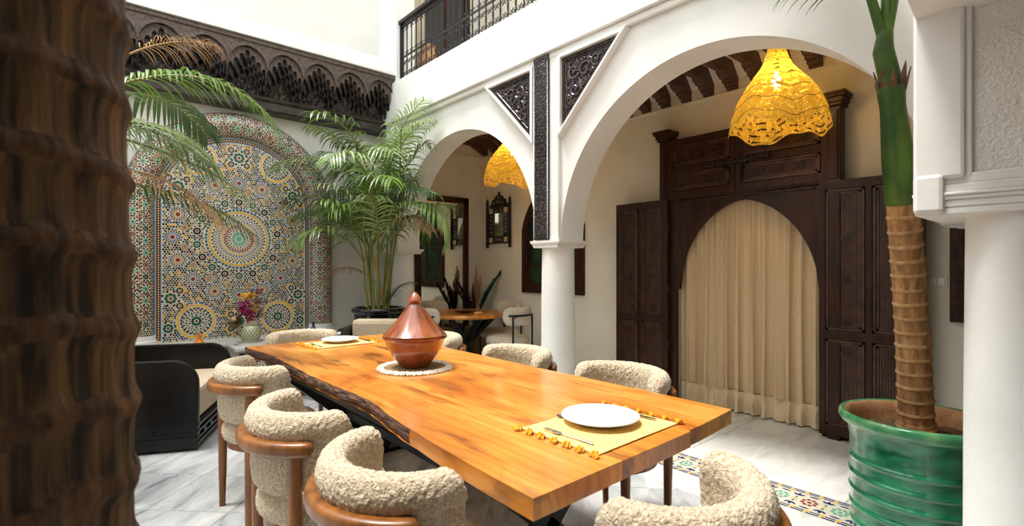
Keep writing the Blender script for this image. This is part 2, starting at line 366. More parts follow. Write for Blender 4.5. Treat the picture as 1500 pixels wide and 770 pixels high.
# ---- the arcade wall (plane X = 2.93 .. 3.23), two semicircular arches
ZS, RA = 1.52, 1.175
A1, A2 = 1.625, 4.265    # arch centres (Y)
def zlow(y):
    for c in (A1, A2):
        if abs(y-c) < RA: return ZS+sqrt(max(0, RA*RA-(y-c)**2))*1.0
    return None
aw = MB()
X0, X1, ZT = 2.965, 3.23, 3.51
def archspan(c):
    n = 72; ys = [c-RA*cos(pi*i/n) for i in range(n+1)]; zs = [ZS+RA*sin(pi*i/n) for i in range(n+1)]
    for i in range(n):
        a, b = (ys[i], zs[i]), (ys[i+1], zs[i+1])
        aw.add([(X0, a[0], a[1]), (X0, b[0], b[1]), (X0, b[0], 3.05), (X0, a[0], 3.05)], [(3, 2, 1, 0)])
        aw.add([(X1, a[0], a[1]), (X1, b[0], b[1]), (X1, b[0], 3.05), (X1, a[0], 3.05)], [(0, 1, 2, 3)])
        aw.add([(X0, a[0], a[1]), (X1, a[0], a[1]), (X1, b[0], b[1]), (X0, b[0], b[1])], [(0, 1, 2, 3)])
archspan(A1); archspan(A2)
aw.box(X0, X1, A1+RA, A2-RA, ZS-.02, 3.05); aw.box(X0, X1, A2+RA, 5.9, ZS-.02, 3.05); aw.box(X0, X1, -.1, A1-RA, ZS-.02, 3.05)
awo = struct(aw.build('wall_arcade', M['plaster'], smooth=25))
MB().box(2.895, X1, -.1, 5.9, 3.05, 3.51).build('parapet', M['plaster'], awo, bevel=.006)
MB().box(2.925, 2.965, .45, 5.9, 3.0, 3.05).build('ledge_moulding', M['plaster'], awo, bevel=.01)
# pilaster fronts above columns
MB().box(2.93, 2.97, 2.80, 3.09, 1.52, 3.05).build('pilaster', M['plaster'], awo, bevel=.006)
MB().box(2.93, 2.97, 5.43, 5.74, 1.52, 3.05).build('pilaster', M['plaster'], awo, bevel=.006)
# impost mouldings
def impost(y0, y1, x0=2.925, x1=3.25, z=1.47):
    m = MB(); steps = [(-.004, z, z+.012), (.0, z+.012, z+.022), (.006, z+.022, z+.03), (.014, z+.03, z+.038), (.022, z+.038, z+.046), (.024, z+.046, z+.058)]
    for e, a, b in steps: m.box(x0-e*.4, x1+e, y0-e, y1+e, a, b)
    return m.build('impost_moulding', M['plaster'], awo)
impost(2.80, 3.09); impost(5.43, 5.74)
# columns
def column(x, y, r):
    m = MB(); pr = [(r*1.03, 0), (r*1.03, .05), (r*1.0, .06), (r*1.0, .5), (r*.985, 1.0), (r*.95, 1.44), (r*.95, 1.475)]
    return struct(m.lathe(pr, 48, (x, y, 0)).build('column', M['plaster'], awo, smooth=40))
column(3.08, 2.945, .142); column(3.08, 5.585, .142)
# corner pier (right foreground)
cp = MB().box(2.335, 3.24, -.35, .425, 1.56, 6.5)
cpo = struct(cp.build('pier_corner', M['rough_plaster'], bevel=.004))
fr = MB(); fr.prism([(.285, 1.62), (.428, 1.62), (.428, 6.4), (.285, 6.4)], lambda a, b, d: (d, a, b), 2.305, 2.34)
fr.build('pier_arris', M['plaster'], cpo, bevel=.012)
MB().prism([(.268, 1.62), (.29, 1.62), (.29, 6.4), (.268, 6.4)], lambda a, b, d: (d, a, b), 2.32, 2.34).build('pier_fillet', M['plaster'], cpo, bevel=.006)
im = MB()
for e, a, b in [(0, 1.495, 1.52), (.004, 1.52, 1.545), (.012, 1.545, 1.56), (.02, 1.56, 1.572), (.008, 1.572, 1.60), (.0, 1.6, 1.635)]:
    im.box(2.322-e*.6, 3.24, -.35, .425+e*.3, a, b)
im.build('impost_moulding', M['plaster'], cpo, bevel=.004)
MB().prism([(.34, 1.50), (.428, 1.50), (.428, 1.64), (.34, 1.64)], lambda a, b, d: (d, a, b), 2.30, 2.34).build('pier_arris_foot', M['plaster'], cpo, bevel=.014)
pr = [(.175, 0), (.175, .05), (.165, .07), (.163, .8), (.158, 1.4), (.158, 1.5)]
MB().lathe(pr, 56, (2.50, .15, 0)).build('column_shaft', M['plaster'], cpo, smooth=40)
# ---- far wall (Y = 5.9), mosaic behind
wf = MB().box(-3, 2.97, 5.9, 6.1, 0, 6.6); wf.box(2.97, 4.7, 5.9, 6.1, 0, 6.6)
wfo = struct(wf.build('wall_far', mat('grey_white_plaster', (214, 212, 206), .8, rgb2=(222, 220, 214), nscale=3, bump=.12, bscale=25)))
MB().box(3.24, 4.5, 5.885, 5.905, 2.89, 2.905).build('picture_rail', M['beige_plaster'], wfo)
# ---- gallery back wall (X = 4.5) with the doorway opening
wb = MB(); wb.box(4.5, 4.7, -1.2, 1.36, 0, 3.4); wb.box(4.5, 4.7, 2.66, 5.9, 0, 3.4); wb.box(4.5, 4.7, 1.36, 2.66, 1.93, 3.4)
wbo = struct(wb.build('wall_back', M['beige_plaster']))
MB().box(4.485, 4.5, -1.2, 5.9, 2.885, 2.90).build('picture_rail', M['beige_plaster'], wbo)
struct(MB().box(4.482, 4.5, 3.32, 5.9, 0, .13).box(4.482, 4.5, -1.2, .7, 0, .13).build('baseboard_back', M['marble']))
rm = MB(); rm.box(6.2, 6.3, .2, 3.8, 0, 2.6); rm.box(4.7, 6.3, .1, .2, 0, 2.6); rm.box(4.7, 6.3, 3.8, 3.9, 0, 2.6); rm.box(4.7, 6.3, .2, 3.8, 2.6, 2.7)
struct(rm.build('wall_inner_room', M['dark_room']))
# upper storey of the arcade side
us = MB(); us.box(4.5, 4.7, -1.2, 5.9, 3.4, 6.4); us.box(2.93, 3.16, 5.47, 5.9, 3.51, 6.5); us.box(2.93, 4.7, -1.2, 5.9, 6.3, 6.5)
uso = struct(us.build('wall_upper', M['beige_plaster']))
struct(MB().box(2.925, 3.17, 5.46, 5.9, 3.51, 6.3).build('trim_upper_pier', M['plaster']))
# unseen sides that close the courtyard
ow = MB(); ow.box(-3.0, -2.8, -3, 6.1, 0, 6.6); ow.box(-3, 4.7, -3.0, -2.8, 0, 3.2)
ow.box(-2.8, 2.34, .1, .42, 2.6, 6.5); ow.prism([(2.34, 2.2), (2.34, 2.7), (1.2, 2.7), (1.5, 2.5), (1.9, 2.3)], lambda a, b, d: (a, d, b), .1, .42)  # unseen lintel and haunch, brought down to cut light on the corner pier
struct(ow.build('wall_unseen_near', M['plaster']))
struct(MB().box(-2.9, 4.7, -1.4, -1.3, 0, 3.1).box(-1.3, -1.2, -1.3, .1, 0, 3.1).build('wall_near_light_blocker', mat('light_absorbing_plaster', (126, 104, 80), .85)))  # unseen dark walls added to keep bounced light off the corner pier
struct(MB().box(-2.8, 4.7, -2.8, .12, 3.1, 3.2).build('ceiling_near_gallery', M['clear']))
# ---- gallery ceiling with beams
ce = struct(MB().box(3.23, 4.5, -1.2, 5.9, 3.13, 3.5).prism([(4.5, 3.0), (4.38, 3.13), (4.5, 3.13)], lambda a, b, d: (a, d, b), -1.2, 5.9).build('ceiling_gallery', M['clear']))
beam = MB()
bw = .048
beam.box(3.23, 4.26, -bw, bw, 3.03, 3.14); beam.box(3.23, 4.25, -bw*.62, bw*.62, 3.018, 3.03)
beam.prism([(4.26, 3.14), (4.26, 3.03), (4.27, 3.005), (4.31, 2.99), (4.32, 2.975), (4.37, 2.975), (4.37, 2.96), (4.375, 2.95), (4.42, 2.95), (4.42, 2.935), (4.425, 2.925), (4.46, 2.925), (4.46, 2.905), (4.5, 2.905), (4.5, 3.14)],
           lambda a, b, d: (a, d, b), -bw, bw)
cb = beam.build('ceiling_beam', M['beamwood'], ce, bevel=.005)
ys = [1.223+.2255*k for k in range(-6, 21)]
for i, y in enumerate(ys):
    t = cb if i == 0 else again(cb)
    t.location = (0, y, 0)

# ================================================================== ZELLIGE FOUNTAIN WALL
PX, PZ = 1.325, 1.604
mos = empty('mosaic_wall_fountain', (PX, 5.9, 0)); tag(mos, 'arched multicoloured mosaic tile panel with rounded tiled surround on the far white wall', 'mosaic')
def arch_outline(r, z0, zs, n=40):
    return [(-r, z0)]+[(r, z0)][::-1][:0]+[(-r*cos(pi*i/n), zs+r*sin(pi*i/n)) for i in range(n+1)]+[(r, z0)]
YF = -.012
pan = MB()
pan.prism(arch_outline(.735, .57, 1.93), lambda a, b, d: (a, d, b), YF, 0, Z['white'])
fz = lambda x, z: (x, YF-.0015, z)
fz2 = lambda x, z: (x, YF-.0022, z)
occ = []
def inside(x, z, r=.672):
    if z < .60: return False
    if z < 1.93: return abs(x) < r
    return x*x+(z-1.93)**2 < r*r
def ring(cx, cz, r0, r1, n, w, mi, off=0, q=.3, chk=True):
    for i in range(n):
        a = 2*pi*(i+off)/n
        mx_, mz_ = cx+(r0+r1)/2*cos(a), cz+(r0+r1)/2*sin(a)
        if chk and not inside(mx_, mz_): continue
        kite(pan, fz2, cx, cz, a, r0, r1, w, mi, q)
def rosette(cx, cz, R, n, pc, cc, dc=Z['black']):
    occ.append((cx, cz, R*.93))
    if inside(cx, cz): disc(pan, fz2, cx, cz, R*.16, cc, n)
    ring(cx, cz, R*.24, R*.62, n, R*.24, pc)
    ring(cx, cz, R*.66, R*.96, n, R*.2, dc, .5, .45)
    for i in range(n):
        a = 2*pi*i/n; x, z = cx+R*.86*cos(a), cz+R*.86*sin(a)
        if inside(x, z): disc(pan, fz2, x, z, R*.085, Z['tan'], 4)
KW[0] = 1.5
# central medallion
R0 = .32; occ.append((0, PZ, R0*1.01))
cz = PZ
disc(pan, fz2, 0, cz, .026, Z['mint'], 12)
ring(0, cz, .035, .078, 16, .011, Z['mint']); ring(0, cz, .08, .093, 16, .010, Z['black'], .5, .4)
ring(0, cz, .095, .145, 30, .0075, Z['red']); ring(0, cz, .125, .150, 30, .007, Z['black'], .5, .4)
def annulus(r0, r1, mi, n=72, fn=fz2):
    for i in range(n):
        a, b = 2*pi*i/n, 2*pi*(i+1)/n
        pan.add([fn(r0*cos(a), cz+r0*sin(a)), fn(r0*cos(b), cz+r0*sin(b)), fn(r1*cos(b), cz+r1*sin(b)), fn(r1*cos(a), cz+r1*sin(a))], [(0, 1, 2, 3)], mi)
annulus(.157, .166, Z['yellow'])
ring(0, cz, .170, .200, 44, .009, Z['blue']); ring(0, cz, .198, .222, 44, .008, Z['tan'], .5); ring(0, cz, .215, .24, 44, .007, Z['green'])
ring(0, cz, .232, .262, 44, .010, Z['black'], .5, .45)
annulus(.268, .283, Z['yellow']); ring(0, cz, .270, .281, 60, .005, Z['white'], 0, .4)
annulus(.289, .315, Z['pale']); ring(0, cz, .291, .313, 54, .016, Z['blue'], 0, .4)
# rings of rosettes
for i in range(18):
    a = 2*pi*(i+.5)/18; rosette(.385*cos(a), cz+.385*sin(a), .062, 8, Z['green'] if i % 2 else Z['black'], Z['red'])
for i in range(16):
    a = 2*pi*i/16; x, z = .585*cos(a), cz+.585*sin(a)
    occ.append((x, z, .083)); disc(pan, fz2, x, z, .020, Z['red'], 10)
    ring(x, z, .028, .05, 16, .007, Z['tan'] if i % 2 else Z['blue']); ring(x, z, .048, .066, 16, .010, Z['black'], .5, .45); ring(x, z, .064, .084, 16, .011, Z['blue' if i % 2 else 'black'], 0, .45)
def scallop(cx, cz_, R, n):
    occ.append((cx, cz_, R*1.12))
    disc(pan, fz2, cx, cz_, R*.07, Z['red'], 8)
    ring(cx, cz_, R*.12, R*.3, 10, R*.1, Z['green']); ring(cx, cz_, R*.3, R*.42, 10, R*.08, Z['black'], .5, .45)
    ring(cx, cz_, R*.42, R*.62, 10, R*.1, Z['white'], 0); ring(cx, cz_, R*.45, R*.58, 20, R*.06, Z['green'], .5); ring(cx, cz_, R*.6, R*.74, 20, R*.07, Z['black'], 0, .45)
    ring(cx, cz_, R*.72, R*.84, 24, R*.12, Z['black'], .5, .45); ring(cx, cz_, R*.18, R*.26, 10, R*.05, Z['mint'], .5)
    ring(cx, cz_, R*.45, R*.6, 10, R*.06, Z['green'], .25)
    m = 90
    for i in range(m):
        a, b = 2*pi*i/m, 2*pi*(i+1)/m
        f = lambda t: R*(.86+.09*abs(sin(n*t/2)))
        P = [(cx+f(a)*cos(a), cz_+f(a)*sin(a)), (cx+f(b)*cos(b), cz_+f(b)*sin(b)), (cx+(f(b)+R*.1)*cos(b), cz_+(f(b)+R*.1)*sin(b)), (cx+(f(a)+R*.1)*cos(a), cz_+(f(a)+R*.1)*sin(a))]
        if all(inside(*p) for p in P): pan.add([fz2(*p) for p in P], [(0, 1, 2, 3)], Z['yellow'])
    ring(cx, cz_, R*1.05, R*1.18, 28, R*.1, Z['blue'], 0, .4)
for sx in (-1, 1):
    scallop(sx*.385, cz-.835, .165, 8); scallop(sx*.37, cz+.80, .165, 8)
def halfcluster(cx, cz_, R=.10):
    rosette(cx, cz_, R*.9, 8, Z['green'], Z['red'])
    for q in range(4):
        a = pi/4+q*pi/2; x, z = cx+R*1.05*cos(a), cz_+R*1.05*sin(a)
        if not inside(x, z): continue
        occ.append((x, z, R*.5))
        disc(pan, fz2, x, z, R*.1, Z['tan'], 6); ring(x, z, R*.14, R*.33, 8, R*.12, Z['black'])
        for i in range(8):
            b = a-1.15+i*2.3/7; quadp(pan, fz2, x+R*.46*cos(b), z+R*.46*sin(b), R*.12, R*.17, Z['yellow'], b)
for c in ((0, cz+.85), (0, cz-.86), (-.60, cz-.60), (.60, cz-.60), (-.54, cz+.50), (.54, cz+.50)): halfcluster(*c)
for x in (-.62, .62): rosette(x, cz-.89, .075, 8, Z['green'], Z['red'])
for a in range(16):
    t = 2*pi*(a+.5)/16; rosette(.495*cos(t)*1.0, cz+.495*sin(t), .045, 8, Z['tan'], Z['black'])
# field of small tiles between the figures
KW[0] = 1.25; st = .0235; row = 0; z = .605
while z < 2.6:
    x = -.67+(st/2 if row % 2 else 0)
    while x < .68:
        if inside(x, z, .665) and not any((x-a)**2+(z-b)**2 < c*c for a, b, c in occ):
            k = R_.random(); mi = Z['black'] if k < .54 else Z['tan'] if k < .70 else Z['green'] if k < .78 else Z['blue'] if k < .92 else Z['yellow']
            if (row+int(x/st)) % 3 == 0: disc(pan, fz, x, z, st*.47, mi, 6, R_.random())
            else: kite(pan, fz, x, z, R_.random()*pi, -st*.46, st*.46, st*.52, mi)
        x += st
    z += st*.866; row += 1
# border bands following the outline
def outline_pts(r, step):
    L1 = 1.93-.60; out = []; s = 0; tot = 2*L1+pi*r
    n = int(tot/step)
    for i in range(n+1):
        s = tot*i/n
        if s < L1: out.append((-r, .60+s, pi/2))
        elif s < L1+pi*r: a = pi-(s-L1)/r; out.append((r*cos(a), 1.93+r*sin(a), a-pi/2))
        else: out.append((r, 1.93-(s-L1-pi*r), -pi/2))
    return out
def band(r0, r1, mi, fn):
    a = outline_pts(r0, .03); b = outline_pts(r1, .03*1.0); n = min(len(a), len(b))
    a = outline_pts(r0, (2*1.33+pi*r0)/140); b = outline_pts(r1, (2*1.33+pi*r1)/140); n = min(len(a), len(b))
    for i in range(n-1): pan.add([fn(*a[i][:2]), fn(*a[i+1][:2]), fn(*b[i+1][:2]), fn(*b[i][:2])], [(0, 1, 2, 3)], mi)
band(.672, .680, Z['pale'], fz); band(.680, .716, Z['navy'], fz); band(.716, .735, Z['pale'], fz)
for i, (x, z, a) in enumerate(outline_pts(.698, .0235)):
    quadp(pan, fz2, x, z, .014, .014, Z['yellow'], a+pi/4)
for x in [i*.028-.66 for i in range(48)]: disc(pan, fz2, x, .588, .009, Z['yellow' if round(x/.028) % 2 else 'navy'], 4)
p = pan.build('mosaic_panel', ZM, mos); stuff(p)
# half-round surround
KW[0] = 1.45; tor = MB(); RC, RT = .855, .128
Ls = 1.93-.66
def tor_pt(s, v, e=0):   # s along the path, v angle 0..pi (inner side to outer side)
    rr = RT+e
    if s < Ls: c = (-RC, 0, .66+s); o = Vector((-1, 0, 0))
    elif s < Ls+pi*RC: a = pi-(s-Ls)/RC; c = (RC*cos(a), 0, 1.93+RC*sin(a)); o = Vector((cos(a), 0, sin(a)))
    else: c = (RC, 0, 1.93-(s-Ls-pi*RC)); o = Vector((1, 0, 0))
    return Vector(c)+o*(-cos(v))*rr+Vector((0, -1, 0))*sin(v)*rr
TOT = 2*Ls+pi*RC; n1, n2 = 150, 18
vs = [tor_pt(TOT*i/n1, pi*j/n2) for i in range(n1+1) for j in range(n2+1)]
tor.add(vs, [(i*(n2+1)+j, (i+1)*(n2+1)+j, (i+1)*(n2+1)+j+1, i*(n2+1)+j+1) for i in range(n1) for j in range(n2)], Z['white'])
ft = lambda u, v: tor_pt(min(max(u, 0), TOT-.001), v/RT, .0018)
W_ = pi*RT; pitch = .112; nrow = 3
for k in range(int(TOT/pitch)):
    for r in range(4):
        u = pitch*(k+.5+(.5 if r % 2 else 0)); v = W_*(r+.5)/4
        col = [Z['mint'], Z['black'], Z['red'], Z['mint']][(r+k) % 4] if r in (1, 2) else (Z['green'] if k % 2 else Z['red'])
        if u+.03 > TOT: continue
        disc(tor, ft, u, v, .009, Z['black'], 6)
        for q in range(8): kite(tor, ft, u, v, q*pi/4, .011, .026, .010, col)
        for q in range(8): disc(tor, ft, u+.037*cos(q*pi/4+pi/8), v+.037*sin(q*pi/4+pi/8), .0088, Z['black'], 5)
        for q, (du, dv) in enumerate(((.056, 0), (.046, .032), (.046, -.032), (.02, .047), (-.02, .047))):
            if 0 < v+dv < W_: disc(tor, ft, u+du, v+dv, .0095, Z['tan' if q % 2 else 'red'], 5)
        
uu = .012; rw = 0
cen_ = [(pitch*(k+.5+(.5 if r % 2 else 0)), W_*(r+.5)/4) for k in range(int(TOT/pitch)) for r in range(4)]
bins = {}
for c in cen_: bins.setdefault(int(c[0]/.1), []).append(c)
while uu < TOT:
    v = .01+(.0105 if rw % 2 else 0)
    while v < W_-.008:
        nb_ = [c for q in (-1, 0, 1) for c in bins.get(int(uu/.1)+q, [])]
        if all((c[0]-uu)**2+(c[1]-v)**2 > .047**2 for c in nb_):
            disc(tor, ft, uu, v, .0088, Z[R_.choice(('black', 'black', 'green', 'tan', 'red'))], 5, R_.random())
        v += .021
    uu += .0185; rw += 1
p = tor.build('tiled_surround', ZM, mos, smooth=60); stuff(p)
for sx in (-1, 1):
    b = MB(); b.lathe([(.15, .57), (.15, .61), (.14, .62), (.14, .66), (.1, .665)], 32, (sx*RC, 0, 0)); b.build('surround_base', M['plaster'], mos, smooth=40)
sp = MB(); sp.lathe([(.0, 0), (.045, 0), (.05, .01), (.035, .02), (.02, .03), (.018, .07)], 20)
spo = sp.build('water_spout', M['brass'], mos, smooth=40); spo.location = (-.04, -.012, .735); spo.rotation_euler = (pi/2, 0, 0); spo.scale = (1.25, 1.25, 1.3)
# ledge in front of the mosaic
led = struct(MB().box(1.12, 2.5, 5.12, 5.9, .535, .57).box(-1.2, 1.12, 5.5, 5.9, .535, .57).build('trim_ledge', M['marble2'], bevel=.006))
lf = MB().box(1.14, 2.46, 5.17, 5.9, 0, .535, Z['white']).box(-1.2, 1.14, 5.53, 5.9, 0, .535, Z['white'])
g = lambda x, z: (x, 5.168, z)
x = 1.19
while x < 2.42:
    for z, zz in ((.44, 0), (.33, 1), (.22, 0), (.11, 1)):
        xx = x+zz*.055
        disc(lf, g, xx, z, .012, Z['red'], 6)
        for q in range(8): kite(lf, g, xx, z, q*pi/4, .016, .032, .013, Z['green' if zz else 'black'])
        for q in range(8): disc(lf, g, xx+.045*cos(q*pi/4+pi/8), z+.045*sin(q*pi/4+pi/8), .0085, Z['black' if q % 2 else 'tan'], 5)
    for z in (.50, .04): quadp(lf, g, x, z, .05, .022, Z['navy']); quadp(lf, g, x+.055, z, .03, .018, Z['yellow'])
    x += .11
stuff(lf.build('ledge_mosaic', ZM, led))

# ================================================================== CARVED CORNICE
cor = empty('carved_cornice', (0, 5.9, 2.95)); tag(cor, 'dark carved wooden stalactite cornice above the mosaic arch on the far wall', 'cornice')
def P(x, y, z): return (x, y-5.9, z-2.95)
cx0, cx1 = -1.6, 2.93
b = MB(); b.prism([(5.9, 2.95), (5.74, 2.95), (5.72, 2.97), (5.72, 3.05), (5.70, 3.06), (5.69, 3.085), (5.70, 3.10), (5.9, 3.10)], lambda a, z, d: P(d, a, z), cx0, cx1)
b.build('base_moulding', M['cornice'], cor, bevel=.004)
b = MB(); nx, nz = 420, 34   # carved foliage backing
vs = []
for i in range(nx+1):
    for j in range(nz+1):
        x = cx0+(cx1-cx0)*i/nx; t = j/nz; y0 = 5.76-.06*t; z = 3.09+.42*t
        d = abs(noise.noise(Vector((x*16, z*16, 0))))*.05+abs(noise.noise(Vector((x*34, z*34, 3))))*.02
        vs.append(P(x, y0-d, z))
b.add(vs, [(i*(nz+1)+j, (i+1)*(nz+1)+j, (i+1)*(nz+1)+j+1, i*(nz+1)+j+1) for i in range(nx) for j in range(nz)])
b.build('carved_frieze', M['cornice'], cor, smooth=50)
b = MB(); b.prism([(5.49, 3.555), (5.49, 3.585), (5.52, 3.60), (5.9, 3.60), (5.9, 3.5), (5.53, 3.5), (5.53, 3.54)], lambda a, z, d: P(d, a, z), cx0, cx1)
b.build('top_moulding', M['cornice_light'], cor)
def niche_outline(low, hw, top, n=84):
    pts = [(-hw, top)]
    for i in range(n+1):
        x = -hw+2*hw*i/n; pts.append((x, low(x)))
    pts.append((hw, top)); return pts
hw = .1775
def plate(mb, low, y0, y1, top, mi, n=84):
    for i in range(n):
        xa, xb = -hw+2*hw*i/n, -hw+2*hw*(i+1)/n; za, zb_ = min(low(xa), top-.001), min(low(xb), top-.001)
        mb.add([(xa, y0, za), (xb, y0, zb_), (xb, y0, top), (xa, y0, top)], [(0, 1, 2, 3)], mi)
        mb.add([(xa, y0, za), (xb, y0, zb_), (xb, y1, zb_), (xa, y1, za)], [(3, 2, 1, 0)], mi)
nb = MB()
arch = lambda x: .375+.185*max(0, 1-(abs(x)/hw)**2.1)**.62
per = 2*hw/7
def lob(drop, ph, hgt):
    def f(x):
        k = math.floor((x+hw+ph)/per); u = ((x+hw+ph)/per-k)*2-1
        xc = (k+.5)*per-ph-hw
        return .525-.185*min(1, abs(xc)/hw)**1.15-drop+hgt*(max(0, 1-abs(u*1.12)**2.2)**.5-1 if abs(u) < .86 else -1.25)
    return f
plate(nb, lambda x: arch(x), 5.505-5.9, 5.53-5.9, .612, 2)
pts = [(x, 5.502-5.9, arch(x)) for x in [-hw+2*hw*i/40 for i in range(41)]]
nb.tube(pts, .007, 5, 0, cap=False)
for t, (yy, drop, ph) in enumerate(((5.53, 0, 0), (5.575, .042, per/2), (5.62, .084, 0), (5.66, .126, per/2))):
    fn = lob(drop, ph, .036)
    plate(nb, lambda x, fn=fn: max(.16, fn(x)), yy-5.9, yy+.055-5.9, .60-.03*t, 0 if t == 0 else 1, 140)
    nb.add([(-hw, yy+.056-5.9, .15), (hw, yy+.056-5.9, .15), (hw, yy+.056-5.9, .5-drop), (-hw, yy+.056-5.9, .5-drop)], [(0, 1, 2, 3)], 1) if False else None
    k = 0
    while True:
        xb = k*per-ph-hw; k += 1
        if xb > hw+.001: break
        if xb < -hw: continue
        zb_ = .525-.185*min(1, abs(xb)/hw)**1.15-drop-.085
        nb.lathe([(.002, zb_+.02), (.007, zb_+.024), (.010, zb_+.032), (.007, zb_+.042), (.008, zb_+.05)], 7, (xb, yy+.006-5.9, 0), 1)
for sx in (-1, 1):
    for q, (r, z0, z1, yy) in enumerate(((.022, .36, .23, 5.56), (.018, .30, .18, 5.61))):
        nb.lathe([(.003, z1-.02), (r*.8, z1-.005), (r, z1+.015), (r*.65, z1+.03), (r*.9, z1+.05), (r*.9, z0)], 8, (sx*hw, yy-5.9, 0), 1)
np_ = nb.build('arch_niche', [M['cornice_light'], M['cornice'], M['cornice_light']], cor, smooth=35)
for k in range(-5, 7):
    t = np_ if k == -5 else again(np_); t.location = (.612+.355*k, 0, 0)
struct(MB().prism([(5.47, 3.60), (5.47, 3.63), (5.90, 3.95), (5.90, 3.60)], lambda a, z, d: (d, a, z), cx0-1.2, 2.95).build('trim_sloped_ledge', M['plaster'], wfo))

# ================================================================== CARVED PANELS ON THE ARCADE
def spiral(mb, c, R, turns, rad, d, start=0, fn=None):
    pts = []; rs = []
    n = int(14*turns)+4
    for i in range(n+1):
        t = i/n; r = R*(1-.86*t); a = start+d*turns*2*pi*t
        pts.append(fn(c[0]+r*cos(a), c[1]+r*sin(a))); rs.append(rad*(1-.35*t))
    mb.tube(pts, rs, 5)
    mb.lathe([(0, 0)], 3) if False else None
def tri_panel(name, A, B, C, seed):
    # corners in (Y, Z)
    e = empty(name, (2.965, A[0], A[1])) if False else None
    fn = lambda a, b, d: (d, a, b)
    g0 = MB(); g0.prism([A, B, C], fn, 2.935, 2.968); o = g0.build('carved_triangle', M['ebony'], awo); fixn(o)
    cen = Vector(((A[0]+B[0]+C[0])/3, (A[1]+B[1]+C[1])/3))
    def off(p, k): v = Vector(p); return v+(v-cen).normalized()*k
    f = MB(); V = [off(p, -.0) for p in (A, B, C)]; O = [off(p, q) for p, q in ((A, .04), (B, .065), (C, .065))]
    for i in range(3):
        j = (i+1) % 3; a, b, c, d = V[i], V[j], O[j], O[i]
        f.prism([tuple(a), tuple(b), tuple(c), tuple(d)], fn, 2.905, 2.967)
    fo = f.build('white_frame', M['plaster'], awo, bevel=.004); fixn(fo)
    m = MB(); f2 = lambda a, b: (2.930, a, b)
    # rope border
    I = [off(p, -k) for p, k in ((A, .03), (B, .045), (C, .045))]
    for i in range(3):
        a, b = Vector(I[i]), Vector(I[(i+1) % 3]); n = int((b-a).length/.014)
        for k in range(n):
            p = a.lerp(b, (k+.5)/n); q = (b-a).normalized(); w = Vector((-q.y, q.x))
            m.tube([f2(*(p-w*.010-q*.006)), f2(*(p+w*.010+q*.006))], .005, 4)
        I2 = [off(p, -k) for p, k in ((A, .06), (B, .10), (C, .10))]
        m.tube([f2(*I2[i]), f2(*I2[(i+1) % 3])], .004, 4)
    rr = random.Random(seed); circ = []
    def insd(x, y, r):
        for i in range(3):
            a, b = I2[i], I2[(i+1) % 3]; q = (b-a).normalized(); w = Vector((-q.y, q.x))
            if w.dot(cen-a) < 0: w = -w
            if w.dot(Vector((x, y))-a) < r: return False
        return True
    for R in (.062, .05, .04, .032, .024, .018, .013):
        for _ in range(500):
            u, v = rr.random(), rr.random()
            if u+v > 1: u, v = 1-u, 1-v
            x = A[0]+u*(B[0]-A[0])+v*(C[0]-A[0]); y = A[1]+u*(B[1]-A[1])+v*(C[1]-A[1])
            if insd(x, y, R*.9) and all((x-a)**2+(y-b)**2 > (R+r)**2*.86 for a, b, r in circ): circ.append((x, y, R))
    for i, (x, y, R) in enumerate(circ):
        spiral(m, (x, y), R, 1.3 if R > .02 else .8, max(.0045, R*.2), rr.choice((-1, 1)), rr.random()*6, f2)
        if i:
            q = min(circ[:i], key=lambda c: (c[0]-x)**2+(c[1]-y)**2)
            m.tube([f2(x, y), f2((x+q[0])/2+.01, (y+q[1])/2), f2(q[0], q[1])], [.004, .006, .003], 5)
    ro = m.build('scroll_relief', M['highlit_ebony'], awo, smooth=60)
tri_panel('p', (3.11, 2.965), (3.68, 2.965), (3.11, 2.40), 3)
tri_panel('p', (2.762, 2.965), (2.19, 2.965), (2.762, 2.40), 8)
# tall strip
MB().box(2.912, 2.932, 2.895, 3.068, 1.535, 3.04).build('carved_strip', M['ebony'], awo, bevel=.002)
m = MB(); f2 = lambda a, b: (2.911, a, b); rr = random.Random(2); z = 1.56
while z < 3.02:
    for y in (2.925, 2.953, 2.982, 3.01, 3.038):
        spiral(m, (y+rr.uniform(-.004, .004), z+rr.uniform(-.005, .005)), rr.uniform(.011, .016), .8, .0038, rr.choice((-1, 1)), rr.random()*6, f2)
    z += .028
for y in (2.903, 3.061):
    z = 1.545
    while z < 3.03: m.tube([f2(y-.005, z), f2(y+.005, z+.008)], .004, 4); z += .014
stuff(m.build('strip_relief', M['highlit_ebony'], awo, smooth=60))

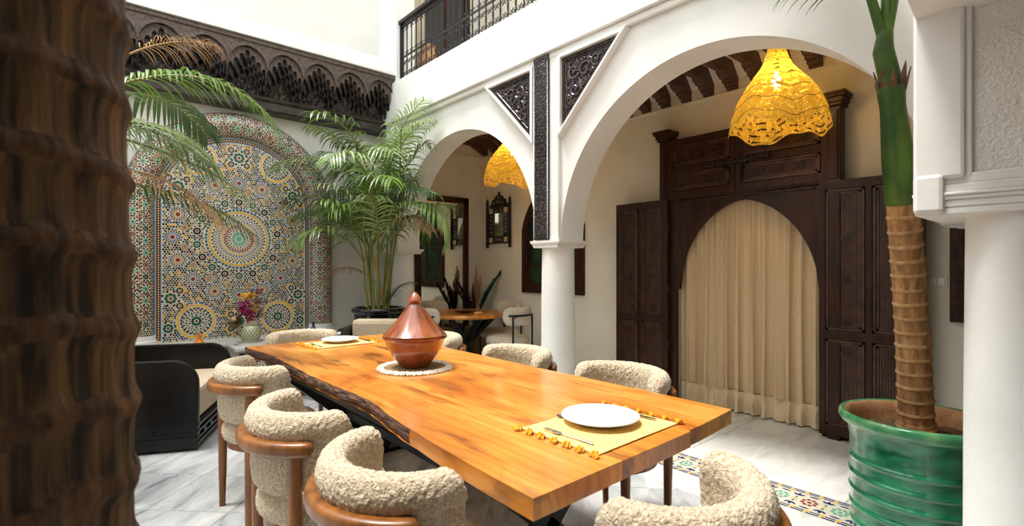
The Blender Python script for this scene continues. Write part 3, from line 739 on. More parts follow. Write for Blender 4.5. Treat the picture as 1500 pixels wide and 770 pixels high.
# ================================================================== BALCONY RAILING
rail = empty('balcony_railing', (2.99, 5.45, 3.51)); tag(rail, 'black wrought iron scroll balustrade with wooden handrail on the upper balcony', 'railing')
YR = 5.1
MB().box(-.04, .04, -YR, .06, .70, .75).build('handrail', M['blackwood'], rail, bevel=.012)
MB().box(-.012, .012, -YR, .0, .66, .675).build('top_bar', M['iron'], rail); MB().box(-.010, .010, -YR, 0, .30, .312).build('middle_bar', M['iron'], rail)
MB().box(-.012, .012, -YR, .0, .03, .045).build('bottom_bar', M['iron'], rail)
MB().box(-.02, .02, -.02, .02, 0, .70).build('end_post', M['iron'], rail)
bal = MB().tube([(0, 0, 0), (0, 0, .66)], .0075, 6).build('baluster', M['iron'], rail, smooth=60)
sc = MB(); f3 = lambda a, b: (0, a, b)
for sy in (-1, 1):
    for z0, d in ((.10, 1), (.235, -1)):
        spiral(sc, (sy*.027, z0), .026, 1.2, .005, sy*d, pi/2 if d > 0 else -pi/2, f3)
    sc.tube([f3(sy*.052, .10), f3(sy*.045, .17), f3(sy*.052, .235)], .005, 5)
    spiral(sc, (sy*.022, .348), .018, 1.0, .004, sy, -pi/2, f3)
    spiral(sc, (sy*.022, .625), .018, 1.0, .004, -sy, pi/2, f3)
sc.tube([f3(0, .04), f3(.012, .06), f3(0, .08), f3(-.012, .06), f3(0, .04)], .004, 5)
sco = sc.build('scroll', M['iron'], rail, smooth=60)
for k in range(int(YR/.108)):
    y = -.02-.108*(k+1)
    t = bal if k == 0 else again(bal); t.location = (0, y, 0)
    t = stuff(sco) if k == 0 else again(sco); t.location = (0, y+.054, 0)
# upper storey things seen through the rail
w3 = empty('door_2', (3.90, 5.885, 3.51), -pi/2); struct(w3)
b = MB(); b.box(0, .04, -.40, -.32, 0, 2.2); b.box(0, .04, .32, .40, 0, 2.2); b.box(0, .04, -.40, .40, 2.1, 2.2); b.box(-.02, .03, -.02, .02, 0, 2.2)
b.build('door_frame', M['darkwood'], w3, bevel=.004)
MB().box(0, .015, -.35, .35, 0, 2.15).build('glass_pane', M['black_glaze'], w3)
def drape(name, mt, y0, y1, z0, z1, x, folds, amp, seed, parent=None, gather=0, hem=0):
    rr = random.Random(seed); mb = MB(); n, k = int(folds*14), 24
    phs = [rr.uniform(.6, 1.4) for _ in range(int(folds)+2)]
    vs = []
    for i in range(n+1):
        u = i/n; ph = u*folds
        a = amp*phs[int(ph)]
        for j in range(k+1):
            t = j/k; y = y0+(y1-y0)*u; 
            if gather: y = (y0+(y1-y0)*(u*(1-gather*sin(pi*t)*.9)))
            w = sin(2*pi*ph+.5*sin(2.1*ph+seed))*a*(.55+.6*(1-t))+.25*a*sin(5*ph+3*t)
            vs.append((x+w+.01*sin(9*u+4*t), y+.01*sin(2*pi*ph*2+1)*(1-t), z0+(z1-z0)*t))
    fs = []; ms = []
    for i in range(n):
        for j in range(k):
            fs.append((i*(k+1)+j, (i+1)*(k+1)+j, (i+1)*(k+1)+j+1, i*(k+1)+j+1))
    mb.add(vs, fs)
    o = mb.build(name, mt, parent, smooth=80); return o
cd = drape('tied_curtain', M['linenseat'], -.16, .16, 3.53, 5.9, 0, 4, .03, 4); cd.rotation_euler.z = pi/2; cd.location = (3.36, 5.78, 0); tag(cd, 'cream curtain hanging on the upper balcony beside the dark doors', 'curtain')
ot = MB(); ot.lathe([(.10, 0), (.14, .05), (.16, .2), (.15, .32), (.10, .42), (.12, .45)], 20); o = ot.build('clay_jar', M['terracotta'], smooth=40); o.location = (3.42, 5.55, 3.51); o.scale = (.8, .8, 1.35)
tag(o, 'orange clay jar on the upper balcony floor behind the railing', 'jar')

# ================================================================== CARVED DOORWAY
dr = empty('door_1', (4.36, 2.03, 0)); struct(dr)
def D(x, y, z): return (x-4.36, y-2.03, z)
DY = 2.0
def door_low(y):
    u = abs(y-DY)/.60
    if u >= 1: return None
    return 1.12+.78*(.9*(1-u**2.0)**.5+.10*(1-u))
sb = MB()
n = 60; prev = None
def slab(a, b, za, zb_):
    for xx, fl_ in ((4.40, 0), (4.44, 1)):
        q = [D(xx, a, za), D(xx, b, zb_), D(xx, b, 1.95), D(xx, a, 1.95)]
        sb.add(q, [(0, 1, 2, 3) if fl_ else (3, 2, 1, 0)])
    sb.add([D(4.40, a, za), D(4.44, a, za), D(4.44, b, zb_), D(4.40, b, zb_)], [(0, 1, 2, 3)])
for i in range(n):
    a = DY-.6+1.2*i/n; b_ = DY-.6+1.2*(i+1)/n
    slab(a, b_, door_low(a+1e-6) or 1.12, door_low(b_-1e-6) or 1.12)
sb.box(4.40-4.36, 4.44-4.36, DY+.60-2.03, .80, 1.10, 1.95); sb.box(.04, .08, DY+.635-2.03, .80, 0, 1.10)
sb.box(.04, .08, -.73, DY-.60-2.03, 1.10, 1.95); sb.box(.04, .08, -.73, DY-.62-2.03, 0, 1.10)
sb.build('arched_board', M['darkwood'], dr)
MB().box(.025, .045, -.60, .72, 1.925, 1.95).build('transom_moulding', M['darkwood'], dr, bevel=.004)
ctr = MB().box(.03, .04, -.045, -.035, 1.89, 1.95).build('key_line', M['darkwood'], dr)
# posts
for y in (.715, -.745):
    pm = MB(); pm.box(-.01, .10, y-.045, y+.045, 0, 2.53); pm.box(-.02, .10, y-.03, y+.03, 1.98, 2.50)
    pm.build('post', M['darkwood'], dr, bevel=.006)
    pc_ = MB()
    for e, a, b_ in ((.0, 2.53, 2.555), (.012, 2.555, 2.59), (.028, 2.59, 2.61), (.034, 2.61, 2.63)): pc_.box(-.03-e, .12, y-.06-e, y+.06+e, a, b_)
    pc_.build('post_cap', M['darkwood'], dr, bevel=.004)
def motif(mb, y, z, s, x):
    for a in (pi/4, -pi/4):
        for o_ in (-s*.32, 0, s*.32):
            c, sn = cos(a), sin(a); cy, cz_ = y-sn*o_, z+c*o_
            mb.obox((x, cy, cz_), (.012, s*1.5, s*.13), Matrix.Rotation(a, 3, 'X'))
def fluted(mb, y0, y1, z0, z1, x):
    n = max(3, int((y1-y0)/.016)); w = (y1-y0)/n
    for i in range(n): mb.box(x-.004, x, y0+w*(i+.2), y0+w*(i+.8), z0, z1)
def recessed(y0, y1, z0, z1, x, parent, mots, flute=True):
    """frame mould + sunk panel + carved figures"""
    m = MB(); t = .022
    for k, (e, dx) in enumerate(((0, .014), (.019, .006))):
        m.box(x-dx, x+.004, y0+e, y0+e+t*.7, z0+e, z1-e); m.box(x-dx, x+.004, y1-e-t*.7, y1-e, z0+e, z1-e)
        m.box(x-dx, x+.004, y0+e, y1-e, z0+e, z0+e+t*.7); m.box(x-dx, x+.004, y0+e, y1-e, z1-e-t*.7, z1-e)
    if flute: fluted(m, y0+.035, y1-.035, z0+.03, z1-.03, x+.004)
    for (my, mz, s) in mots: motif(m, my, mz, s, x-.001)
    return m.build('carved_panel', M['highlit_wornwood'], parent, bevel=0)
def leaf(name, y0, y1, z0, z1, x, cols, rows, horiz=False):
    t = .035; m = MB(); st_ = .045
    m.box(x+.012, x+t, y0, y1, z0, z1)
    ysp = [y0]+cols+[y1]; 
    m.box(x, x+.02, y0, y0+st_, z0, z1); m.box(x, x+.02, y1-st_, y1, z0, z1)
    for c in cols: m.box(x, x+.02, c-st_*.45, c+st_*.45, z0, z1)
    for r in [z0+.05]+rows+[z1-.03]: m.box(x+.0006, x+.02, y0, y1, r-.035, r+.03)
    o = m.build('door_leaf', M['darkwood'], dr, bevel=.003)
    zs = [z0+.05]+rows+[z1-.03]; yc = [y0+st_]+[v for c in cols for v in (c-st_*.45, c+st_*.45)]+[y1-st_]
    for i in range(0, len(yc), 2):
        for j in range(len(zs)-1):
            a, b_ = yc[i]+.006, yc[i+1]-.006; c, d = zs[j]+.036, zs[j+1]-.041
            mid = (a+b_)/2
            if horiz: mots = [(a+(b_-a)*q, (c+d)/2, .062) for q in ((.25, .5, .75) if (b_-a) > .4 else (.3, .65))]
            elif d-c > .8: mots = [(mid, c+(d-c)*q, .05) for q in (.07, .35, .65, .93)]
            else: mots = [(mid, c+(d-c)*q, .05) for q in (.15, .85)]
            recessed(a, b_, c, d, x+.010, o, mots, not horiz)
    return o
Xd = -.012
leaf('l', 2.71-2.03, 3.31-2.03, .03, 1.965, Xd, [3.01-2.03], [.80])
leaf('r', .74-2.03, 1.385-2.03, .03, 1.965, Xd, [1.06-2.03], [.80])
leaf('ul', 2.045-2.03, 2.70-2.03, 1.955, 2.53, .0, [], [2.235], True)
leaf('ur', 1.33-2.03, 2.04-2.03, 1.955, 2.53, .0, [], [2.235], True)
bt = MB(); bt.tube([(-.03, .30, 2.22), (-.03, -.30, 2.235)], .009, 10); bt.lathe([(.016, -.02), (.02, 0), (.016, .02)], 10, (-.03, .20, 2.22)); bt.lathe([(.016, -.02), (.02, 0), (.016, .02)], 10, (-.03, -.27, 2.235))
bt.box(-.035, -.01, .10, .13, 2.19, 2.25); bt.box(-.035, -.01, -.10, -.07, 2.20, 2.26)
bt.box(-.02, 0, -.055, -.035, 2.08, 2.22); bt.tube([(-.03, -.045, 2.17), (-.045, -.045, 2.12), (-.03, -.045, 2.06)], .009, 8)
bt.build('iron_bolt', M['iron'], dr, smooth=40)
for yy in (.66,): 
    for zz in (.55, 1.1, 1.7): MB().lathe([(.009, -.04), (.011, 0), (.009, .04)], 8, (-.01, yy, zz)).build('hinge', M['iron'], dr, smooth=40)
# curtain in the doorway
cu = empty('linen_curtain', (4.5, 2.0, 0)); tag(cu, 'beige sheer linen curtain hanging in the arched carved doorway', 'curtain')
for i, (y0, y1, sd_) in enumerate(((.005, .64, 3), (-.62, .02, 7))):
    o = drape('curtain_panel', M['curtain'], y0, y1, .20, 1.98, .0, 6.5, .032, sd_, cu)
    o2 = drape('hem', M['hem'], y0, y1, .015, .20, .0, 6.5, .036, sd_, o)
    # open the hem so its top follows the panel foot
MB().tube([(.0, -.66, 1.98), (.0, .66, 1.98)], .012, 8).build('curtain_rod', M['iron'], cu)

# ================================================================== WINDOWS ON THE BACK WALL
def window(name, y0, y1, z0, z1, spring):
    e = struct(empty(name, (4.5, (y0+y1)/2, z0))); w = (y1-y0)/2; h = z1-z0; s = spring-z0
    def outl(k):
        n = 24; W2 = w-k; pts = [(-W2, k)]
        for i in range(n+1):
            u = -1+2*i/n; pts.append((W2*u, s+(h-s-k)*(1-abs(u)**1.7)**.75))
        pts.append((W2, k)); return pts
    a, b = outl(0), outl(.10)
    m = MB(); fn = lambda p, q, d: (d, p, q); n = len(a)
    for d, f in ((-.035, 1), (0, 0)):
        m.add([fn(*p, d) for p in a]+[fn(*p, d) for p in b], [(i, (i+1) % n, n+(i+1) % n, n+i) for i in range(n)])
    m.add([fn(*p, -.035) for p in a]+[fn(*p, 0) for p in a], [(i, (i+1) % n, n+(i+1) % n, n+i) for i in range(n)])
    m.add([fn(*p, -.035) for p in b]+[fn(*p, 0) for p in b], [(i, (i+1) % n, n+(i+1) % n, n+i) for i in range(n)])
    fo = m.build('window_frame', M['darkwood'], e, bevel=.003)
    m = MB(); rr = random.Random(1)
    for p in a:
        pass
    for side in (-1, 1):
        z = .06
        while z < s: spiral(m, (side*(w-.05), z), .022, 1, .004, side, rr.random()*6, lambda p, q: (-.037, p, q)); z += .052
    y = -w+.06
    while y < w-.04: spiral(m, (y, .05), .022, 1, .004, 1, rr.random()*6, lambda p, q: (-.037, p, q)); y += .052
    stuff(m.build('frame_carving', M['darkwood'], e, smooth=50))
    m = MB(); m.prism(b, fn, -.004, 0); fixn(m.build('glass_pane', M['glass_green'], e))
    m = MB(); m.box(-.02, 0, -.012, .012, .1, h-.1)
    z = .35
    while z < s: m.box(-.018, 0, -w+.1, w-.1, z-.01, z+.01); z += .3
    m.box(-.024, 0, -w+.10, -w+.13, .1, s); m.box(-.024, 0, w-.13, w-.10, .1, s); m.box(-.022, 0, -w+.1, w-.1, .1, .13)
    m.build('glazing_bars', M['darkwood'], e)
window('window_1', 3.87, 4.93, .98, 2.38, 1.80)
window('window_2', -.25, .63, .94, 2.30, 1.75)
sw = empty('light_switch', (4.5, .70, 1.21)); tag(sw, 'cream double light switch on the white wall right of the palm trunk', 'light switch')
MB().box(-.008, 0, -.055, .055, -.04, .04).build('cover_plate', M['steel_plate'], sw, bevel=.003)
for y in (-.022, .022): MB().box(-.013, -.004, y-.018, y+.018, -.026, .026).build('rocker', M['white_glaze'], sw, bevel=.002)
# floor mirror on the far wall
fm = empty('floor_mirror', (3.85, 5.9, 0)); tag(fm, 'tall dark wood framed mirror leaning against the far gallery wall', 'mirror')
m = MB(); w_, h0, h1 = .43, .05, 2.29
m.box(-w_, -w_+.085, -.05, -.005, h0, h1); m.box(w_-.085, w_, -.05, -.005, h0, h1); m.box(-w_, w_, -.05, -.005, h1-.085, h1); m.box(-w_, w_, -.05, -.005, h0, h0+.085)
m.build('mirror_frame', M['darkwood'], fm, bevel=.006)
MB().box(-w_+.08, w_-.08, -.03, -.01, h0+.08, h1-.08).build('mirror_glass', M['mirror'], fm)
# ornate wall mirror on the back wall
wm = empty('ornate_mirror', (4.5, 5.42, 1.60)); tag(wm, 'small ornate dark carved mirror with bone inlay on the gallery back wall', 'mirror')
fn = lambda p, q, d: (d, p, q)
for sx in (-1, 1):
    MB().tube([(-.03, sx*.245, -.02), (-.03, sx*.245, .62)], .022, 8).lathe([(.012, .62), (.024, .635), (.01, .66), (.004, .68)], 8, (-.03, sx*.245, 0)).build('side_post', M['ebony'], wm, smooth=40)
top = [(-.20, .52), (-.19, .58), (-.15, .60), (-.14, .65), (-.09, .665), (-.07, .70), (-.02, .71), (0, .76), (.02, .71), (.07, .70), (.09, .665), (.14, .65), (.15, .60), (.19, .58), (.20, .52)]
m = MB(); m.prism(top, fn, -.03, 0); m.box(-.03, 0, -.22, -.10, .04, .53); m.box(-.03, 0, .10, .22, .04, .53); m.box(-.03, 0, -.22, .22, .04, .14); m.box(-.03, 0, -.22, .22, .46, .53)
fixn(m.build('carved_frame', M['ebony'], wm, bevel=.003))
m = MB(); rr = random.Random(4)
for (yy, zz) in [(-.16, .2+.055*i) for i in range(5)]+[(.16, .2+.055*i) for i in range(5)]+[(-.05, .09), (0, .09), (.05, .09), (-.05, .495), (.05, .495)]+[(-.09, .6), (-.03, .62), (.03, .62), (.09, .6), (0, .67)]:
    spiral(m, (yy, zz), .016, 1, .003, 1, rr.random()*6, lambda p, q: (-.032, p, q))
stuff(m.build('bone_scrolls', M['bone'], wm))
for yy in (-.16, .16):
    for zz in (.09, .495): MB().box(-.036, -.02, yy-.038, yy+.038, zz-.035, zz+.035).build('bone_plaque', M['bone'], wm, bevel=.002)
MB().box(-.02, -.005, -.105, .105, .13, .47).build('mirror_glass', M['mirror'], wm)

# ================================================================== PENDANT LAMPS
def pendant(x, y, label, seed, power=19):
    e = empty('pendant_lamp', (x, y, 2.30)); tag(e, label, 'lamp', 'raffia pendant lamps in the gallery')
    prof = [(.056, .62), (.058, .60), (.066, .56), (.082, .51), (.105, .46), (.14, .41), (.18, .36), (.225, .30), (.262, .24), (.29, .18), (.308, .12), (.32, .06), (.33, .0)]
    P2 = []
    for i in range(len(prof)-1):
        for k in range(3):
            t = k/3; P2.append((prof[i][0]*(1-t)+prof[i+1][0]*t, prof[i][1]*(1-t)+prof[i+1][1]*t))
    P2.append(prof[-1]); n = 96
    def wob(r, z, th):
        q = max(0, (r-.09)/.26); q2 = q*q
        return r*(1+.045*q2*sin(5*th+seed)+.02*q*sin(9*th+1)), z+.045*q2*sin(4*th+seed*1.3+.5)+.012*q*sin(11*th)
    vs = []; me = MB()
    for r, z in P2:
        for j in range(n+1):
            th = 2*pi*j/n; a, b = wob(r, z, th); vs.append((a*cos(th), a*sin(th), b))
    me.add(vs, [(i*(n+1)+j, i*(n+1)+j+1, (i+1)*(n+1)+j+1, (i+1)*(n+1)+j) for i in range(len(P2)-1) for j in range(n)])
    o = me.build('raffia_shade', M['shade'], e, smooth=80)
    uv = o.data.uv_layers.new(name='UV'); 
    for l in o.data.loops:
        i, j = divmod(l.vertex_index, n+1); uv.data[l.index].uv = (j/n, i/(len(P2)-1))
    rg = MB()
    for q in (0, 10, 18, 23, 28, 33):
        r, z = P2[q]; pts = []
        for j in range(64):
            th = 2*pi*j/64; a, b = wob(r, z, th); pts.append(((a+.002)*cos(th), (a+.002)*sin(th), b))
        rg.tube(pts, .0022, 5, closed=True)
    stuff(rg.build('wire_hoops', M['chairwood'], e))
    MB().tube([(0, 0, .55), (0, 0, .83)], .006, 6).build('cord', M['blackmetal'], e)
    MB().lathe([(.03, .80), (.05, .82), (.05, .83)], 16).build('ceiling_rose', M['blackmetal'], e)
    MB().lathe([(.0, .30), (.02, .305), (.032, .33), (.034, .35), (.026, .38), (.015, .40), (.013, .43)], 16).build('light_bulb', M['led'], e, smooth=60)
    MB().lathe([(.018, .43), (.02, .5), (.01, .52), (.006, .6)], 12).build('lamp_holder', M['blackmetal'], e, smooth=40)
    l = lamp('bulb_light', (0, 0, .35), power, .04, (1, .82, .5)); l.parent = e
    return e
pendant(3.85, 1.50, 'lit amber raffia pendant lamp hanging in front of the carved doorway', 1.0)
pendant(3.85, 4.40, 'amber raffia pendant lamp half hidden behind the left arch over round table', 2.3)

# ================================================================== DINING TABLE
tb = empty('dining_table', (1.4, 2.36, 0)); tag(tb, 'long honey wood dining table with live bark edge and black steel legs', 'table')
def T(x, y, z): return (x-1.4, y-2.36, z)
edge = []
for px_, py_ in ((357, 508.5), (377, 515), (400, 527), (425, 537), (453, 550), (475, 560), (498, 570), (518, 580), (536, 589), (552, 599), (566, 610), (578, 619), (588.5, 625), (603, 634), (618.7, 642), (637, 653), (656, 664.5), (678, 677), (700, 689), (740, 709), (781, 730)):
    pass
# live edge as measured on the slab: (y, x)
edge = [(3.84, .90), (3.62, .912), (3.36, .945), (3.12, .93), (2.86, .925), (2.66, .915), (2.50, .915), (2.35, .915), (2.22, .92), (2.09, .93), (1.95, .925), (1.85, .91), (1.78, .90), (1.68, .885), (1.58, .87), (1.47, .865), (1.38, .855), (1.28, .845), (1.18, .84), (1.02, .832), (.872, .827)]
m = MB(); fn = lambda a, b, d: T(a, b, d); rr = random.Random(9)
poly = [(x, y) for y, x in edge]+[(1.18, .876), (1.18, 3.84)]
# left slab: top and sides with bark on the live edge
zt, zb0 = .76, .705
fine = []
for i in range(len(edge)-1):
    for k in range(6):
        t = k/6; y = edge[i][0]*(1-t)+edge[i+1][0]*t; x = edge[i][1]*(1-t)+edge[i+1][1]*t
        y_in = y; rough = max(0, min(1, (y-1.45)/.4))
        fine.append((x+rough*.007*noise.noise(Vector((y*9, 0, 0))), y, rough))
fine.append((edge[-1][1], edge[-1][0], 0))
n = len(fine); top_i = []
vs = [T(x, y, zt) for x, y, r in fine]+[T(1.18, .876, zt), T(1.18, 3.84, zt)]
m.add(vs, [tuple(range(len(vs)))])
vs = [T(x, y, zb0) for x, y, r in fine]+[T(1.18, .876, zb0), T(1.18, 3.84, zb0)]
m.add(vs, [tuple(range(len(vs)-1, -1, -1))])
m.add([T(fine[-1][0], fine[-1][1], zb0), T(1.18, .876, zb0), T(1.18, .876, zt), T(fine[-1][0], fine[-1][1], zt)], [(0, 1, 2, 3)])
m.add([T(fine[0][0], fine[0][1], zb0), T(1.18, 3.84, zb0), T(1.18, 3.84, zt), T(fine[0][0], fine[0][1], zt)], [(3, 2, 1, 0)])
lay = 6; bv = []
for k in range(lay+1):
    t = k/lay; z = zt-(zt-zb0)*t
    for x, y, r in fine:
        w = r*(.012*sin(pi*t)+.014*noise.noise(Vector((y*22, z*60, 1)))*(1 if 0 < k else 0)+.010*t*noise.noise(Vector((y*7, 5, 1))))-r*.012*t
        bv.append(T(x-w, y, z))
bk = MB()
for k in range(lay):
    for i in range(n-1):
        q = (k*n+i, k*n+i+1, (k+1)*n+i+1, (k+1)*n+i)
        (bk if fine[i][2] > .2 else m).add([bv[a] for a in q], [(3, 2, 1, 0)])
so = m.build('left_slab', M['table'], tb, smooth=35)
bko = bk.build('bark_edge', M['bark'], so, smooth=70)
MB().prism([(1.181, .876), (1.567, .884), (1.575, 3.84), (1.181, 3.84)], fn, zb0, zt).build('middle_slab', M['table'], tb, bevel=.002)
rs = [(1.569, .892), (1.66, .895), (1.80, .905), (1.925, .915), (1.932, 1.3), (1.925, 2.0), (1.94, 2.9), (1.93, 3.83), (1.577, 3.84)]
MB().prism(rs, fn, zb0, zt).build('right_slab', M['table'], tb, bevel=.002)
# steel underframe
for x in (1.02, 1.76): MB().box(x-.03-1.4, x+.03-1.4, -1.30, 1.30, .635, .7045).build('steel_rail', M['blackmetal'], tb, bevel=.003)
for y in (-.95, .95):
    fr = MB(); fr.box(-.41, .39, y-.04, y+.04, .625, .70)
    for a, b in (((-.38, .64), (.30, .04)), ((.38, .64), (-.30, .04))):
        d = Vector((b[0]-a[0], b[1]-a[1])); L = d.length; ang = atan2(d.x, d.y)
        fr.obox(((a[0]+b[0])/2, y, (a[1]+b[1])/2), (.07, .075, L), Matrix.Rotation(ang, 3, 'Y'))
    fr.box(-.42, .42, y-.045, y+.045, 0, .03)
    fr.build('cross_leg', M['blackmetal'], tb, bevel=.003)
MB().obox((0, 0, .335), (.05, 1.84, .05)).build('stretcher', M['blackmetal'], tb, bevel=.003)

# ================================================================== DINING CHAIRS (boucle barrel chairs)
def nz3(p, s, seed=0): return noise.noise(Vector((p[0]*s+seed, p[1]*s, p[2]*s)))
def fuzz(vs, nrm, amp):
    out = []
    for p, q in zip(vs, nrm):
        d = amp*(nz3(p, 75)+.7*nz3(p, 150, 5)+.5*abs(nz3(p, 40, 9)))
        out.append(tuple(Vector(p)+q*d))
    return out
def smooth_mesh(mb, name, mt, parent, amp):
    o = mb.build(name, mt, parent, smooth=180); me = o.data; fixn(o)
    if amp:
        ns = [v.normal.copy() for v in me.vertices]
        for v, q in zip(me.vertices, ns):
            p = v.co; v.co = p+q*amp*(nz3(p, 85)+.8*nz3(p, 170, 5))
        me.update()
    return o
def catmull(pts, sub, closed=True):
    out = []; n = len(pts)
    for i in range(n):
        p0, p1, p2, p3 = [Vector(pts[(i+k) % n]) for k in (-1, 0, 1, 2)]
        for k in range(sub):
            t = k/sub
            out.append(.5*((2*p1)+(p2-p0)*t+(2*p0-5*p1+4*p2-p3)*t*t+(-p0+3*p1-3*p2+p3)*t**3))
    return out
def make_chair():
    e = empty('dining_chair')
    # back pad
    cross = catmull([(.008, .515), (.022, .55), (.025, .61), (.024, .685), (.038, .718), (.043, .755), (.028, .792), (-.006, .803), (-.033, .788), (-.043, .75), (-.038, .69), (-.031, .62), (-.026, .56), (-.010, .515)], 8)
    m = MB(); na = 260; nc = len(cross); vs = []; A = radians(91); Rm = .232
    for i in range(na+1):
        t = -1+2*i/na; th = t*A; k = 1-.24*max(0, abs(t)-.35)/.65
        arc = (1-abs(t))*A*Rm; endk = sqrt(max(0, 1-(1-min(1, arc/.055))**2)) if arc < .055 else 1
        thin = 1+.12*max(0, abs(t)-.5)
        for c in cross:
            r, z = c.x*thin, .803-(.803-c.y)*k
            zc = .803-.13*k; z = zc+(z-zc)*endk; r = r*endk
            rad = Rm+r-.012*max(0, abs(t)-.6)
            vs.append((rad*sin(th), -rad*cos(th), z))
    fs = [(i*nc+j, (i+1)*nc+j, (i+1)*nc+(j+1) % nc, i*nc+(j+1) % nc) for i in range(na) for j in range(nc)]
    m.add(vs, fs)
    smooth_mesh(m, 'backrest', M['boucle'], e, .0035)
    # wooden band
    m = MB(); cs = [(p[0], p[1]) for p in rrect(.044, .050, .016, 4)]; nc = len(cs); vs = []; A2_ = radians(61); na = 48
    for i in range(na+1):
        t = -1+2*i/na; th = t*A2_; arc = (1-abs(t))*A2_*.27; ek = sqrt(max(.02, 1-(1-min(1, arc/.02))**2))
        for a, b in cs:
            rad = .282+a*ek; vs.append((rad*sin(th), -rad*cos(th), .694+b*ek))
    m.add(vs, [(i*nc+j, (i+1)*nc+j, (i+1)*nc+(j+1) % nc, i*nc+(j+1) % nc) for i in range(na) for j in range(nc)]+[tuple(range(nc)), tuple(na*nc+j for j in range(nc-1, -1, -1))])
    fixn(m.build('back_rail', M['chairwood'], e, smooth=50))
    # seat
    m = MB(); prof = []; nn = 40
    for i in range(nn+1):
        a = -pi/2+pi*i/nn; prof.append((.18*min(1, 1)+.06*max(0, cos(a))**.8 if 0 < i < nn else 0, .445+.055*sin(a)))
    pr2 = [(0, .392)]+[(.18*k/8, .392) for k in range(1, 8)]+[q for q in prof[1:-1]]+[(.18*(8-k)/8, .5+.006*k/8) for k in range(1, 8)]+[(0, .507)]
    pr2 = [(max(r, .0005) if 0 < i < len(pr2)-1 else 0.0004, z) for i, (r, z) in enumerate(pr2)]
    m.lathe(pr2, 150)
    smooth_mesh(m, 'seat', M['boucle'], e, .003)
    m = MB(); m.lathe([(.19, .36), (.215, .365), (.215, .395), (.19, .398)], 32); m.build('seat_rail', M['chairwood'], e, smooth=40)
    for sx in (-1, 1):
        MB().tube([(sx*.19, -.187, 0), (sx*.193, -.185, .2), (sx*.197, -.183, .42), (sx*.199, -.182, .672)], [.015, .020, .0235, .022], 14).build('leg', M['chairwood'], e, smooth=50)
        MB().tube([(sx*.205, .17, 0), (sx*.20, .165, .2), (sx*.195, .16, .385)], [.014, .019, .023], 14).build('leg', M['chairwood'], e, smooth=50)
        MB().tube([(sx*.207, -.19, .375), (sx*.10, -.10, .375)], .014, 8).build('stretcher', M['chairwood'], e, smooth=50)
    return e
ch = make_chair()
spots = [(.755, 1.285, -90, 'nearest boucle chair left of the table, cropped by the bottom edge of the photo'),
         (.745, 1.975, -88, 'middle boucle barrel chair on the left side of the table'),
         (.83, 2.97, -84, 'furthest boucle barrel chair on the left side, beside the black armchair'),
         (1.12, .725, 0, 'boucle barrel chair at the near end of the table on the floor beside mosaic border'),
         (2.02, 1.56, 90, 'boucle chair right of the table, nearest to the curtained doorway'),
         (2.02, 2.36, 92, 'boucle chair right of the table, in front of the white column'),
         (2.0, 3.28, 90, 'boucle chair right of the table, its arm peeking out behind the brown tagine'),
         (1.36, 4.0, 180, 'boucle chair at the far end of the table behind the small placemat')]
for i, (x, y, a, lb) in enumerate(spots):
    o = ch if i == 0 else copy_tree(ch)
    o.location = (x, y, .002); o.rotation_euler.z = radians(a); tag(o, lb, 'chair', 'boucle dining chairs around the long table')

# ================================================================== ON THE TABLE
def placemat(x, y, w, h, rz, label):
    e = empty('placemat', (x, y, .7605), rz); tag(e, label, 'placemat', 'straw placemats')
    m = MB(); n = int(h/.009)
    for i in range(n):
        yy = -h/2+h*(i+.5)/n; m.tube([(-w/2, yy, .0035), (0, yy+.0008*sin(i), .0045), (w/2, yy, .0035)], [(.0052, .003)]*3, 6)
    stuff(m.build('woven_straw', M['straw'], e, smooth=60))
    k = 7
    for s in (-1, 1):
        for i in range(k):
            yy = -h/2+h*i/(k-1); t = MB(); rr = random.Random(i*3+s)
            for q in range(14):
                a = rr.uniform(-.8, .8); L = rr.uniform(.018, .03)
                t.tube([(0, 0, .005), (s*L*.5*cos(a), L*.5*sin(a), .014+rr.uniform(-.003, .004)), (s*L*cos(a), L*sin(a), rr.uniform(.002, .008))], [.0028, .0034, .0018], 5)
            t.build('tassel', M['tassel'], e, loc=(s*(w/2+.001), yy, 0), smooth=60)
    return e
placemat(1.37, 1.11, .44, .325, radians(1), 'yellow straw placemat with orange tassels at near end of the table')
placemat(1.45, 3.56, .44, .30, radians(2), 'yellow straw placemat with orange tassels at far end of the table')
def plate(x, y, r, label, z=.769):
    m = MB(); m.lathe([(0.0005, .004), (r*.5, .004), (r*.58, 0), (r*.62, 0), (r*.66, .006), (r*.85, .015), (r, .022), (r*.995, .0255), (r*.84, .020), (r*.66, .011), (r*.6, .009), (0.0005, .009)], 64)
    o = m.build('dinner_plate', M['white_glaze'], smooth=60); o.location = (x, y, z); return tag(o, label, 'plate', 'white dinner plates')
plate(1.40, 1.135, .136, 'round white dinner plate on the near straw placemat'); plate(1.47, 3.585, .13, 'round white dinner plate on the far straw placemat')
